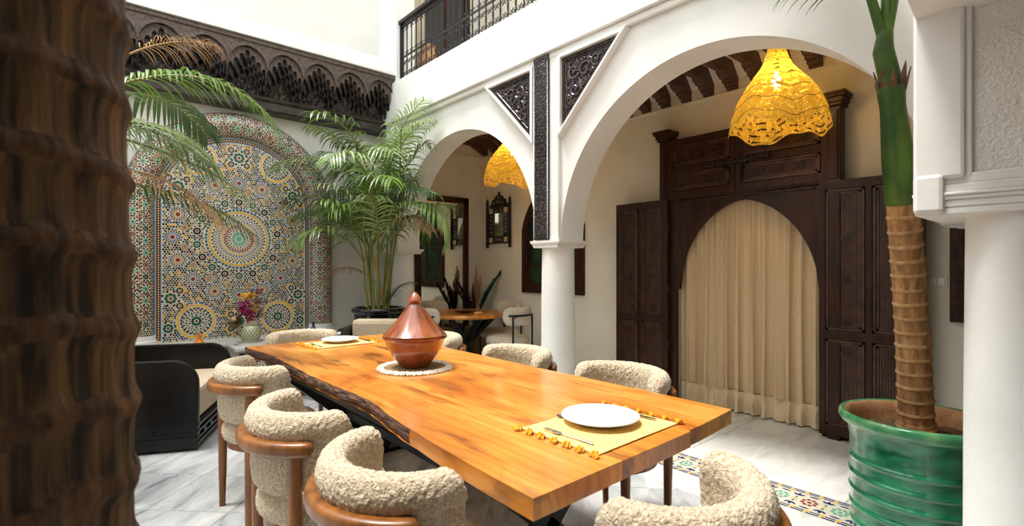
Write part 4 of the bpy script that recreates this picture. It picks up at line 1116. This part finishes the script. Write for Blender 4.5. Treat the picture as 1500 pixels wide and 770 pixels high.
def cutlery(kind, x, y, rz, label, z=.7685):
    m = MB()
    if kind == 'fork':
        m.tube([(0, -.10, .003), (0, -.03, .005), (0, .03, .004)], [(.006, .002), (.0035, .002), (.003, .002)], 8)
        m.obox((0, .045, .004), (.022, .03, .002))
        for q in range(4): m.obox((-.0085+q*.0057, .078, .005), (.0028, .045, .002))
        pa = 'fork'
    elif kind == 'knife':
        m.tube([(0, -.11, .004), (0, 0, .004)], [(.0075, .003), (.006, .003)], 8); m.prism([(-.006, 0), (.006, 0), (.008, .07), (.004, .105), (-.006, .11)], lambda a, b, d: (a, b, d), .003, .0045); pa = 'knife'
    else:
        m.tube([(0, -.09, .003), (0, .02, .004)], [(.005, .002), (.003, .002)], 8); m.lathe([(.0005, 0), (.012, .001), (.017, .005), (.0165, .006), (.011, .003), (.0005, .002)], 16, (0, .04, .001)); pa = 'spoon'
    o = m.build(pa, M['chrome'], smooth=50, loc=(x, y, z)); o.rotation_euler.z = rz; return tag(o, label, pa)
cutlery('fork', 1.195, 1.10, radians(3), 'steel fork on the left side of the near placemat')
cutlery('knife', 1.555, 1.12, radians(182), 'steel knife on the right side of the near placemat')
cutlery('spoon', 1.375, 1.265, radians(97), 'small steel spoon above the plate on the near placemat')
cutlery('fork', 1.27, 3.52, radians(3), 'steel fork left of the plate on the far placemat')
cutlery('knife', 1.64, 3.56, radians(0), 'steel knife right of the plate on the far placemat')
# tagine and its mat
tm = empty('round_table_mat', (1.408, 2.42, .7605)); tag(tm, 'round woven mat with cream fringe under the brown tagine', 'mat')
m = MB()
for r in [.012*k+.006 for k in range(14)]:
    m.tube([(r*cos(2*pi*i/40), r*sin(2*pi*i/40), .005) for i in range(40)], [(.0065, .004)]*40, 6, closed=True)
stuff(m.build('woven_centre', M['rattan'], tm, smooth=60))
m = MB(); rr = random.Random(3)
for i in range(420):
    a = 2*pi*i/420+rr.uniform(-.01, .01); r0 = .168; L = rr.uniform(.024, .036)
    m.tube([(r0*cos(a), r0*sin(a), .006), ((r0+L*.5)*cos(a+.02), (r0+L*.5)*sin(a+.02), .014+rr.uniform(-.003, .003)), ((r0+L)*cos(a+rr.uniform(-.06, .06)), (r0+L)*sin(a+rr.uniform(-.06, .06)), .003)], [.0035, .0042, .002], 5)
stuff(m.build('fringe', M['fringe'], tm, smooth=60))
tg = empty('tagine', (1.408, 2.42, .770)); tag(tg, 'brown glazed clay tagine pot with tall conical lid on the table', 'tagine')
m = MB(); m.lathe([(0.001, 0), (.072, 0), (.078, .006), (.095, .03), (.125, .07), (.148, .11), (.158, .145), (.166, .152), (.174, .158), (.174, .165), (.164, .168), (.14, .165), (.001, .06)], 64)
m.build('pot', M['tagine'], tg, smooth=50)
def flut(r, z, th): return (r*(1+.012*sin(12*th)*(1 if .04 < r < .155 else 0)), z)
m = MB(); m.lathe([(.150, .167), (.168, .169), (.1695, .176), (.160, .184), (.14, .205), (.115, .232), (.09, .263), (.066, .295), (.046, .322), (.034, .338), (.030, .343), (.035, .350), (.040, .357), (.037, .366), (.028, .378), (.016, .395), (.004, .404), (.0005, .406)], 72, wob=flut)
m.build('lid', M['tagine'], tg, smooth=50)

# ================================================================== BLACK ARMCHAIRS
def armchair(loc, rz, Wd, Dp, label, ht=.645, backcush=None, arm_r=.17):
    """local: x = along the open front (0..Wd), y = depth backwards (0..Dp)"""
    e = empty('black_armchair', loc, rz); tag(e, label, 'armchair')
    prof = [(0, .02), (0, ht-arm_r)]+[(arm_r-arm_r*cos(pi/2*i/10), ht-arm_r+arm_r*sin(pi/2*i/10)) for i in range(1, 11)]+[(Dp, ht), (Dp, .02)]
    for x0 in (0, Wd-.05):
        m = MB(); m.prism(prof, lambda a, b, d: (d, a, b), x0, x0+.05)
        o = m.build('side_panel', M['blackwood'], e, bevel=.008); fixn(o)
        xf = x0-.006 if x0 == 0 else x0+.056; sg = -1 if x0 == 0 else 1
        m = MB(); m.box(min(xf, xf-sg*.01), max(xf, xf-sg*.01), 0, Dp, .02, .10); m.box(min(xf, xf-sg*.01), max(xf, xf-sg*.01), .03, Dp-.05, .115, .125); m.box(min(xf, xf-sg*.01), max(xf, xf-sg*.01), .0, Dp, .17, .18)
        m.obox((xf, Dp*.3, .14), (.01, .03, .03), Matrix.Rotation(pi/4, 3, 'X')); m.obox((xf, Dp*.7, .14), (.01, .03, .03), Matrix.Rotation(pi/4, 3, 'X'))
        m.build('plinth_moulding', M['blackwood'], o, bevel=.002)
    m = MB(); m.box(.05, Wd-.05, .01, .05, .02, .20)
    for z in (.05, .085, .13, .175): m.box(.0, Wd, -.006, .02, z, z+.018)
    k = .12
    while k < Wd-.1: m.box(k, k+.05, -.009, .01, .103, .13); k += .16
    m.build('front_rail', M['blackwood'], e, bevel=.003)
    MB().box(.05, Wd-.05, Dp-.05, Dp, .05, ht-.02).build('back_panel', M['blackwood'], e, bevel=.006)
    MB().box(.055, Wd-.055, .015, Dp-.05, .205, .43).build('seat_cushion', M['taupe'], e, bevel=.03)
    bc = backcush or .70
    m = MB().box(.06, Wd-.06, Dp-.22, Dp-.06, .43, bc); m.build('back_cushion', M['taupe'], e, bevel=.04)
    return e
# near side panel corner at (.678, 4.19); front runs along (.426, .905)
a1 = atan2(.905, .426)
armchair((.678, 4.19, .002), a1, .93, .95, 'black lacquered wooden armchair with curved sides beside the foreground palm trunk')
a2 = atan2(-.66, .75)
armchair((1.80, 4.52, .002), a2, .80, .50, 'black armchair with taupe back cushion in front of the black palm pot', ht=.735, backcush=.80, arm_r=.12)

# ================================================================== ROUND TABLE GROUP
rt = empty('round_table', (3.68, 5.1, 0)); tag(rt, 'small round wooden table with black crossed legs in the gallery corner', 'table')
MB().lathe([(.0005, .705), (.50, .705), (.515, .715), (.515, .74), (.505, .752), (.0005, .752)], 64).build('tabletop', M['table'], rt, smooth=40)
for k in range(3):
    a = k*pi/3+.4; m = MB(); c, s = cos(a), sin(a)
    m.tube([(.36*c, .36*s, 0), (-.33*c, -.33*s, .70)], .05, 4).build('leg', M['blackmetal'], rt)
MB().lathe([(.06, .30), (.065, .35), (.06, .40)], 12).build('hub', M['blackmetal'], rt)
def make_rchair():
    e = empty('round_back_chair')
    m = MB(); n = 48; A = radians(62); vs = []; cs = catmull([(.03, 0), (.028, .07), (0, .105), (-.03, .07), (-.034, 0), (-.03, -.07), (0, -.105), (.028, -.07)], 4); nc = len(cs)
    for i in range(n+1):
        t = -1+2*i/n; th = t*A; arc = (1-abs(t))*A*.25; ek = sqrt(max(.001, 1-(1-min(1, arc/.09))**2))
        for c in cs: rad = .25+c.x*min(1, ek*1.3); vs.append((rad*sin(th), -rad*cos(th), .75+c.y*ek))
    m.add(vs, [(i*nc+j, (i+1)*nc+j, (i+1)*nc+(j+1) % nc, i*nc+(j+1) % nc) for i in range(n) for j in range(nc)])
    smooth_mesh(m, 'backrest', M['linenseat'], e, 0)
    m = MB(); m.lathe([(.0005, .40), (.21, .40), (.245, .42), (.255, .455), (.24, .49), (.20, .505), (.0005, .51)], 48); m.build('seat', M['linenseat'], e, smooth=80)
    for sx in (-1, 1):
        MB().tube([(sx*.17, -.235, 0), (sx*.17, -.235, .74), (sx*.13, -.265, .755)], .011, 8).build('leg', M['blackmetal'], e, smooth=50)
        MB().tube([(sx*.19, .16, 0), (sx*.19, .16, .40)], .011, 8).build('leg', M['blackmetal'], e, smooth=50)
    m = MB(); m.tube([(.285*sin(t/10*1.0), -.285*cos(t/10*1.0), .76) for t in range(-8, 9)], .011, 8); m.build('back_frame', M['blackmetal'], e, smooth=50)
    return e
rc = make_rchair()
for i, (x, y, a, lb) in enumerate(((3.85, 4.50, 8, 'cream round-back chair nearest the white column at the round table'), (3.16, 4.98, -80, 'cream round-back chair left of the round table, behind the tagine lid'),
                                   (3.62, 5.60, 180, 'cream round-back chair against the far wall in front of the tall mirror'), (4.20, 5.08, 90, 'cream round-back chair between round table and back wall with the arched window'))):
    o = rc if i == 0 else copy_tree(rc); o.location = (x, y, .002); o.rotation_euler.z = radians(a); tag(o, lb, 'chair', 'cream chairs around the round table')
o = MB().lathe([(.0005, 0), (.05, 0), (.12, .015), (.125, .02), (.115, .019), (.05, .007), (.0005, .006)], 32).build('small_dish', mat('oxblood_glaze', (84, 24, 26), .2), smooth=50, loc=(3.62, 5.02, .7525))
tag(o, 'shallow dark red dish on the round table', 'dish')
o = MB().obox((0, 0, .008), (.13, .06, .016), Matrix.Rotation(.5, 3, 'Z')).build('folded_napkin', M['straw'], bevel=.004, loc=(3.68, 4.84, .7535)); tag(o, 'small folded beige napkin beside the dark red dish', 'napkin')
# dried plumes in a basket
bs = empty('plume_basket', (4.22, 5.62, 0)); tag(bs, 'wicker basket of burgundy, beige and teal dried plumes in the gallery corner', 'dried flowers')
m = MB()
for k in range(22):
    z = .012+k*.022; r = .13+.03*sin(pi*k/22)
    m.tube([(r*cos(2*pi*i/24), r*sin(2*pi*i/24), z) for i in range(24)], .012, 6, closed=True)
m.build('basket', M['rattan'], bs, smooth=60)
def plume(mt, az, lean, h, wdt, seed, name='plume'):
    m = MB(); rr = random.Random(seed); pts = []
    for i in range(12):
        t = i/11; pts.append(Vector((lean*t*t*cos(az), lean*t*t*sin(az), .3+(h-.3)*t)))
    m.tube(pts, .004, 5)
    for i in range(420):
        t = rr.uniform(.5, 1); k = t*11; a = int(min(k, 10)); p = pts[a].lerp(pts[a+1], k-a)
        w = 1.5*wdt*sin(pi*((t-.5)/.5)**.7)*rr.uniform(.4, 1)+.008; b = rr.random()*2*pi
        q = p+Vector((cos(b)*w, sin(b)*w, .04+rr.random()*.03)); mid = (p+q)/2+Vector((0, 0, .015))
        s_ = Vector((-sin(b), cos(b), 0))*.0035
        m.add([p-s_, p+s_, mid+s_*1.3, mid-s_*1.3, q], [(0, 1, 2, 3), (3, 2, 4)])
    return m.build(name, mt, bs)
for args in ((M['plume_brown'], 2.6, .16, 1.0, .06, 1), (M['plume_brown'], 1.6, .05, 1.02, .06, 2), (M['plume_beige'], .5, .04, 1.28, .06, 3), (M['plume_beige'], 5.6, .08, 1.15, .06, 4), (M['plume_green'], 5.5, .36, 1.22, .05, 5),
             (M['plume_green'], 5.3, .28, 1.08, .05, 8), (M['plume_dark'], 3.0, .34, 1.05, .06, 6), (M['plume_dark'], 2.7, .28, 1.12, .05, 7)): plume(*args)

# ================================================================== ON THE LEDGE
vs_ = empty('patterned_vase', (1.33, 5.45, .571)); tag(vs_, 'cream and olive scale-patterned vase holding flowers on the marble ledge', 'vase')
vp = [(.0005, 0), (.06, 0), (.062, .01), (.075, .03), (.092, .07), (.094, .10), (.08, .135), (.058, .155), (.052, .165), (.054, .20), (.062, .215), (.055, .215), (.045, .19), (.0005, .16)]
MB().lathe(vp, 48).build('vase_body', M['vase'], vs_, smooth=60)
m = MB()
def vr(z):
    for i in range(len(vp)-1):
        if vp[i][1] <= z <= vp[i+1][1] and vp[i+1][1] > vp[i][1]: t = (z-vp[i][1])/(vp[i+1][1]-vp[i][1]); return vp[i][0]*(1-t)+vp[i+1][0]*t
    return .06
for k in range(6):
    z = .028+k*.021
    for j in range(18):
        a0 = 2*pi*(j+.5*(k % 2))/18; pts = []
        for q in range(9):
            b = pi*q/8; da = .155*cos(b); zz = z-.018*sin(b)+.01; r = vr(zz)+.001; pts.append((r*cos(a0+da), r*sin(a0+da), zz))
        m.tube(pts, .0022, 4, cap=False)
for z in (.165, .175, .205): m.tube([(vr(z)*cos(2*pi*i/32), vr(z)*sin(2*pi*i/32), z) for i in range(32)], .002, 4, closed=True)
stuff(m.build('scale_pattern', M['vase_dark'], vs_))
fb = empty('flower_bunch', (1.33, 5.45, .74)); tag(fb, 'magenta, yellow and lilac flower bunch standing in the patterned vase', 'flowers')
def bunch(mt, name, c, spread, n, size, h0, seed):
    rr = random.Random(seed); m = MB()
    for i in range(n):
        u = rr.random(); a = rr.random()*2*pi; r = spread*sqrt(rr.random())
        p = Vector((c[0]+r*cos(a), c[1]+r*sin(a)*.7, c[2]+rr.uniform(-h0, h0)))
        d = Vector((rr.uniform(-1, 1), rr.uniform(-1, 1), rr.uniform(-.3, 1))).normalized(); s_ = d.cross(Vector((0, 0, 1))).normalized()*size*.35
        m.add([p, p+d*size*.5+s_, p+d*size, p+d*size*.5-s_], [(0, 1, 2, 3)])
    m.tube([(0, 0, -.15), (c[0]*.5, c[1]*.5, c[2]*.5), tuple(c)], .004, 5)
    return m.build(name, mt, fb)
bunch(M['magenta'], 'magenta_bloom', (-.06, -.02, .15), .055, 170, .04, .07, 1); bunch(M['magenta'], 'magenta_bloom', (-.01, -.03, .08), .035, 90, .035, .06, 2)
bunch(M['yellowfl'], 'yellow_bloom', (-.03, 0, .27), .07, 60, .045, .03, 3); bunch(M['yellowfl'], 'yellow_bloom', (.03, 0, .16), .03, 40, .04, .05, 4)
bunch(M['lilac'], 'lilac_spray', (.09, .02, .2), .04, 90, .04, .14, 5); bunch(M['lilac'], 'lilac_spray', (.05, .05, .26), .05, 60, .04, .08, 6)
o = MB().lathe([(.0005, 0), (.05, 0), (.062, .02), (.058, .045), (.03, .075), (.016, .09), (.014, .13), (.02, .145), (.013, .145), (.0005, .09)], 32).build('blue_bottle', M['blue_glass'], smooth=60, loc=(1.98, 5.56, .571)); tag(o, 'small round cobalt blue bottle on the ledge by the tiled column', 'bottle')
o = MB().lathe([(.0005, 0), (.05, 0), (.045, .015), (.022, .045), (.02, .07), (.035, .095), (.028, .095), (.0005, .06)], 32).build('orange_vase', M['orange_glaze'], smooth=60, loc=(.92, 5.62, .571)); tag(o, 'tiny orange vase on the ledge behind the black armchair', 'vase')
rr = random.Random(11); pp = None
for i, (x, y) in enumerate(((1.18, 5.34), (1.24, 5.46), (1.46, 5.32), (1.52, 5.36), (1.60, 5.45), (1.68, 5.38), (1.75, 5.56), (2.06, 5.42), (2.14, 5.50), (2.20, 5.44), (1.44, 5.50))):
    if pp is None:
        m = MB(); m.add([(-.02, 0, .004), (-.008, -.014, .001), (.014, -.012, .003), (.022, .002, .008), (.01, .014, .003), (-.01, .012, .001)], [(0, 1, 2, 3, 4, 5)]); pp = m.build('rose_petal', M['petal']); sm = pp.modifiers.new('s', 'SOLIDIFY'); sm.thickness = .0015; t = pp
    else: t = again(pp)
    t.location = (x, y, .572+i*0); t.rotation_euler = (0, 0, rr.random()*6); tag(t, 'red rose petal scattered on the marble ledge before the mosaic', 'petal', 'rose petals on the ledge')

# ================================================================== PALMS
CL = [None]
def clampv(v):
    if CL[0] is None: return v
    v = Vector(v); v.x = min(v.x, CL[0][0]); v.y = min(v.y, CL[0][1]); v.y = max(v.y, CL[0][2]); return v
def frond(parent, start, az, elev, L, droop, nl, ll, mt, seed, wd=.011, side=1.0, stem=.25, rmt=None, name='frond', jit=.12):
    rr = random.Random(seed); n = 22; p = Vector(start); pts = [p.copy()]; dirs = []
    el = elev
    for i in range(n):
        d = Vector((cos(el)*cos(az), cos(el)*sin(az), sin(el))); dirs.append(d); p = clampv(p+d*L/n); pts.append(p.copy()); el -= droop/n*(.5+1.2*i/n); az += rr.uniform(-.01, .01)
    dirs.append(dirs[-1])
    m = MB(); m.tube(pts, [.009*(1-.8*i/n)+.0015 for i in range(n+1)], 6)
    o = m.build(name, rmt or mt, parent, smooth=60)
    lf = MB()
    for i in range(nl):
        t = stem+(1-stem)*(i+.5)/nl; k = t*n; a = min(int(k), n-1); q = pts[a].lerp(pts[a+1], k-a); d = dirs[a]
        sd_ = d.cross(Vector((0, 0, 1))); 
        if sd_.length < .1: sd_ = Vector((1, 0, 0))
        sd_.normalize(); up = sd_.cross(d).normalized()
        u = (t-stem)/(1-stem); ln = ll*(.45+.75*sin(pi*min(1, u*.85+.12)))*rr.uniform(.85, 1.1); 
        fw = .45+.9*u
        for sgn in (-1, 1):
            v = (sd_*sgn*side+d*(fw+rr.uniform(-jit, jit)*.7)+up*(.28+rr.uniform(-jit, jit))).normalized()
            P0 = q; w = d.cross(v).cross(v).normalized()*wd
            segs = 5; prev = P0; vs = []; vv = v.copy()
            for s in range(segs+1):
                ww = w*(1 if s in (1, 2, 3) else .45 if s == 0 else .7 if s == 4 else .08)
                vs += [prev-ww, prev+ww]; vv = (vv+Vector((0, 0, -.13-.09*s+rr.uniform(-.03, .03)))).normalized(); prev = prev+vv*ln/segs
            lf.add([clampv(q_) for q_ in vs], [(2*s, 2*s+1, 2*s+3, 2*s+2) for s in range(segs)])
    lo = lf.build('leaflets', mt, o, smooth=80); return o
# areca palm by the pillar
CL[0] = (.30, .54, -9)
ap = empty('potted_areca_palm', (2.57, 5.20, 0)); tag(ap, 'tall bushy green areca palm in a black glazed pot beside the mosaic wall', 'potted plant')
MB().lathe([(.0005, 0), (.20, 0), (.21, .02), (.235, .3), (.255, .6), (.265, .80), (.29, .815), (.297, .84), (.285, .862), (.265, .865), (.25, .84), (.24, .80), (.0005, .79)], 56).build('pot', M['black_glaze'], ap, smooth=50)
MB().lathe([(.243, .80), (.18, .81), (.0005, .82)], 32).build('soil', M['soil'], ap)
rr = random.Random(21)
for i in range(15):
    a = rr.random()*2*pi; r = .12*sqrt(rr.random()); x, y = r*cos(a), r*sin(a); h = rr.uniform(1.3, 2.3); ln = rr.uniform(.02, .22)
    top_ = Vector((x+ln*cos(a), y+ln*sin(a), h))
    MB().tube([(x, y, .80), ((x+top_.x)/2-.01, (y+top_.y)/2, (.8+h)/2), top_], [.016, .012, .008], 8).build('cane', M['cane'], ap, smooth=60)
    for q in range(3):
        az = a+rr.uniform(-1.0, 1.0)+q*1.2
        mt = rr.choice((M['leaf'], M['leaf'], M['leaf_dark'], M['leaf_pale']))
        frond(ap, top_, az, rr.uniform(.9, 1.4), rr.uniform(.75, 1.15), rr.uniform(1.0, 2.0), 15, .33, mt, i*10+q, wd=.0085, jit=.28, rmt=M['cane'])
# specific fronds
Rv = Vector((.754, -.657, 0)); 
def azr(dr, df): v = Rv*dr+Vector((.657, .754, 0))*df; return atan2(v.y, v.x)
frond(ap, (.05, -.03, 1.75), azr(.9, -.6), .75, 1.25, 2.3, 30, .34, M['leaf_pale'], 301, wd=.009, stem=.35, rmt=M['cane'])
frond(ap, (.0, 0, 2.1), azr(.9, -.5), 1.2, 1.1, 1.0, 30, .26, M['leaf_pale'], 302, wd=.009, rmt=M['cane'])
frond(ap, (.05, 0, 2.15), azr(.8, -.5), 1.35, 1.15, .9, 24, .32, M['leaf_pale'], 320, wd=.009, rmt=M['cane'], jit=.2)
frond(ap, (-.1, 0, 2.1), azr(-1, -.2), 1.3, 1.0, 1.1, 24, .3, M['leaf'], 321, wd=.009, rmt=M['cane'], jit=.2)
frond(ap, (.0, 0, 2.0), azr(-1, -.3), .95, 1.3, 1.6, 32, .28, M['leaf_pale'], 303, wd=.008, rmt=M['cane'])
frond(ap, (.0, 0, 1.9), azr(.9, -.75), .55, 1.0, 1.0, 26, .25, M['leaf_dark'], 304, wd=.005)
frond(ap, (.0, 0, 1.7), azr(-1, -.1), .6, 1.0, 1.1, 28, .26, M['leaf'], 305, wd=.007, rmt=M['cane'])
frond(ap, (-.05, 0, 1.15), azr(-1, .1), .75, .7, 1.9, 20, .2, M['leaf_dry'], 306, wd=.004)
frond(ap, (.08, 0, .85), azr(.6, -.3), 1.1, .55, 1.2, 18, .13, M['leaf_dark'], 307, wd=.004)
for k, (dx, z) in enumerate(((.5, 1.9), (.7, 1.7))): frond(ap, (.03, 0, z), azr(.9, -.8), .7-.2*k, .95, 1.3, 24, .22, M['leaf_dry'] if k else M['leaf_dark'], 310+k, wd=.005)
MB().tube([(.06, -.05, .82), (.0, -.02, 1.1), (-.06, 0, 1.42)], [.022, .018, .012], 8).build('dry_cane', mat('tan_dry_cane', (190, 140, 92), .7), ap, smooth=60)
CL[0] = None
# palm standing behind the foreground trunk, its fronds reach into view
bp_ = empty('potted_kentia_palm', (-.12, 3.72, 0)); tag(bp_, 'palm whose arching fronds reach in from behind the foreground trunk', 'potted plant')
MB().lathe([(.0005, 0), (.16, 0), (.22, .35), (.24, .40), (.22, .40), (.0005, .36)], 32).build('pot', M['terracotta'], bp_, smooth=50)
MB().tube([(0, 0, .36), (.02, 0, 1.2), (.05, 0, 2.14)], [.05, .04, .026], 12).build('stem', M['cane'], bp_, smooth=60)
S0 = (.05, 0, 2.1)
frond(bp_, S0, azr(1, .12), .72, 1.32, 1.75, 40, .25, M['leaf'], 401, wd=.0075, stem=.3, rmt=M['cane'])
frond(bp_, S0, azr(1, .6), .30, .85, 1.3, 28, .28, M['leaf_pale'], 402, wd=.0075, stem=.3, rmt=M['cane'])
frond(bp_, S0, azr(1, .1), .1, .85, .9, 28, .26, M['leaf_dark'], 403, wd=.0075, stem=.25, rmt=M['cane'])
frond(bp_, (.05, 0, 1.8), azr(1, .3), .0, 1.05, .7, 30, .24, M['leaf_dark'], 404, wd=.007, stem=.25, rmt=M['cane'])
frond(bp_, S0, azr(1, .45), -.15, 1.0, .5, 28, .24, M['leaf_pale'], 405, wd=.0075, stem=.25, rmt=M['cane'])
frond(bp_, S0, azr(1, .4), 1.1, 1.0, 1.2, 24, .2, M['leaf_dry'], 406, wd=.003, stem=.6)
frond(bp_, (.05, 0, 1.85), azr(1, .05), .1, 1.0, 1.1, 28, .2, M['leaf_dry'], 407, wd=.004, stem=.3)
frond(bp_, S0, azr(-1, .4), .9, 1.2, 1.8, 30, .3, M['leaf'], 408, rmt=M['cane']); frond(bp_, S0, azr(.2, 1), .8, 1.2, 1.5, 30, .3, M['leaf_dark'], 409, rmt=M['cane'])
frond(bp_, S0, azr(-.6, -1), .9, 1.2, 1.8, 30, .3, M['leaf'], 410, rmt=M['cane'])

# foreground trunk
ft_ = empty('foreground_palm_trunk', (-.14, 1.04, 0)); tag(ft_, 'thick dark ringed palm trunk in the left foreground', 'palm trunk')
m = MB(); nz_, nt = 420, 160; vs = []; fsx = []; H = 3.3; ringz = [ -.05+.137*k for k in range(26)]
def trunk_r(z, th):
    base = .205+.028*max(0, (1.6-z))/1.6
    ph = (z+.018*sin(th*2)+.008*sin(th*5+z*3))/.115; u = ph-math.floor(ph)
    rr_ = .010*math.exp(-((u-.5)/.16)**2)
    return base+rr_+.006*noise.noise(Vector((th*4, z*1.2, 0)))+.004*noise.noise(Vector((th*22, z*3, 4))), u
for i in range(nz_+1):
    z = H*i/nz_
    for j in range(nt):
        th = 2*pi*j/nt; c = (cos(th), sin(th)); r, u = trunk_r(z, th)
        nn_ = noise.noise(Vector((c[0]*14, c[1]*14, z*2.2)))
        r += .004*nn_
        vs.append((r*c[0], r*c[1], z))
for i in range(nz_):
    z = H*i/nz_
    for j in range(nt):
        th = 2*pi*j/nt; _, u = trunk_r(z, th)
        m.add([], []); m.f.append((i*nt+j, i*nt+(j+1) % nt, (i+1)*nt+(j+1) % nt, (i+1)*nt+j)); m.m.append(1 if .36 < u < .62 else 0)
m.v = vs
m.build('trunk', [M['fgtrunk'], M['fgring']], ft_, smooth=80)

# green pot with young royal palm
gpl = empty('potted_royal_palm', (3.05, .55, 0)); tag(gpl, 'slender palm with ringed tan trunk and green crownshaft in large green ribbed pot', 'potted plant')
pr = [(.0005, 0), (.30, 0), (.315, .01), (.325, .03)]
zs_ = [.06, .125, .19, .255, .32]
z = .03
while z < .40:
    b = sum(math.exp(-((z-q)/.008)**2) for q in zs_); pr.append((.325+.012*(z/.4)+.012*b, z)); z += .004
pr += [(.345, .42), (.35, .44), (.362, .455)]
MB().lathe(pr, 72).build('pot_body', M['green_glaze'], gpl, smooth=70)
MB().lathe([(.360, .452), (.385, .462), (.396, .478), (.392, .496), (.375, .503), (.360, .498)], 72).build('rim', M['green_rim'], gpl, smooth=70)
MB().lathe([(.362, .499), (.345, .49), (.335, .46), (.33, .42)], 64).build('inner_wall', M['terracotta'], gpl, smooth=70)
m = MB(); m.lathe([(.334, .425), (.25, .43), (.15, .44), (.0005, .45)], 48, wob=lambda r, z, th: (r, z+.008*noise.noise(Vector((r*30*cos(th), r*30*sin(th), 0))))); m.build('soil', M['soil'], gpl, smooth=70)
for o in gpl.children: o.scale = (.80, .80, 1.20)
yp = gpl; CL[0] = (-.16, 9, -.10)
# path of the axis in local coords
def axis(z):  # z world height; leans slightly to the left as it rises
    t = (z-.43)/2.2; return Vector((-.075*t*.754-.02*sin(3*t), .075*t*.657, z-.43)) if True else None
def axr(z):
    K_ = [(.52, 3.05, .55), (1.0, 2.98, .554), (1.30, 2.915, .558), (1.62, 2.83, .563), (2.0, 2.735, .576), (2.2, 2.685, .585), (2.6, 2.62, .60), (3.2, 2.56, .61)]
    for a, b in zip(K_, K_[1:]):
        if a[0] <= z <= b[0]:
            t = (z-a[0])/(b[0]-a[0]); return Vector((a[1]*(1-t)+b[1]*t-3.05, a[2]*(1-t)+b[2]*t-.55, z))
    return Vector((K_[-1][1]-3.05, K_[-1][2]-.55, z))
pts = []; rad = []; z = .525
rz = [.53+.066*k for k in range(18)]
while z < 1.60:
    b = sum(math.exp(-((z-q-.02)/.007)**2) for q in rz); t = (z-.52)/1.1
    pts.append(axr(z)); rad.append(.070-.009*t+.0055*b+(.008 if z < .57 else 0)); z += .0045
m = MB(); m.tube(pts, rad, 28); 
for i, f in enumerate(m.f):
    k = i//28
    if k < len(rad)-1 and len(f) == 4:
        zz = .525+k*.0045; m.m[i] = 1 if any(abs(zz-q-.02) < .008 for q in rz) else 0
m.build('ringed_trunk', [M['palmtrunk'], M['palmring']], yp, smooth=60)
cs_ = [(1.57, .056), (1.60, .062), (1.66, .065), (1.78, .062), (1.88, .056), (1.97, .05), (2.02, .048), (2.07, .052), (2.10, .05)]
MB().tube([axr(z) for z, r in cs_], [r for z, r in cs_], 24).build('crownshaft', M['crownshaft'], yp, smooth=60)
m = MB(); rr = random.Random(6)
for k in range(9):
    a = k*2*pi/9; b0 = axr(2.05); r0 = .048; L = .09+.07*rr.random()
    pz = [(b0+Vector((r0*cos(a+da), r0*sin(a+da), 0))) for da in (-.38, .38)]; q = b0+Vector(((r0+.02+.03*rr.random())*cos(a), (r0+.02)*sin(a), L)); q1 = b0+Vector(((r0+.012)*cos(a-.2), (r0+.012)*sin(a-.2), L*.7)); q2 = b0+Vector(((r0+.012)*cos(a+.2), (r0+.012)*sin(a+.2), L*.65))
    m.add([pz[0], pz[1], q2, q, q1], [(0, 1, 2, 3, 4)])
o = m.build('dry_sheath', M['papery'], yp); sm = o.modifiers.new('s', 'SOLIDIFY'); sm.thickness = .004
m = MB(); MB().tube([axr(2.06), axr(2.15), axr(2.25)+Vector((-.01, .01, 0)), axr(2.33)], [.035, .042, .04, .028], 16).build('upper_shaft', M['crownshaft'], yp, smooth=60)
b0 = axr(2.26)
for k, (dr_, df, h, r) in enumerate(((-.15, .0, .42, .018), (-.01, -.02, .5, .021), (.06, -.05, .42, .011), (.02, -.1, .5, .012))):
    q = b0+Rv*dr_+Vector((.657, .754, 0))*df+Vector((0, 0, h)); MB().tube([b0, b0.lerp(q, .45)+Vector((0, 0, .03)), q], [r*1.3, r, r*.8], 12).build('leaf_stalk', M['crownshaft'], yp, smooth=60)
    frond(yp, tuple(q), azr(-1, .1+.3*k), 1.1 if k else .9, 1.0, 1.5, 30, .34, M['leaf_dark'], 500+k, wd=.011, stem=.05, rmt=M['crownshaft'])
frond(yp, tuple(b0+Rv*(-.07)+Vector((0, 0, .22))), azr(-1, -.35), .3, .45, .9, 12, .22, M['leaf_dark'], 520, wd=.006, stem=.2, rmt=M['crownshaft'])
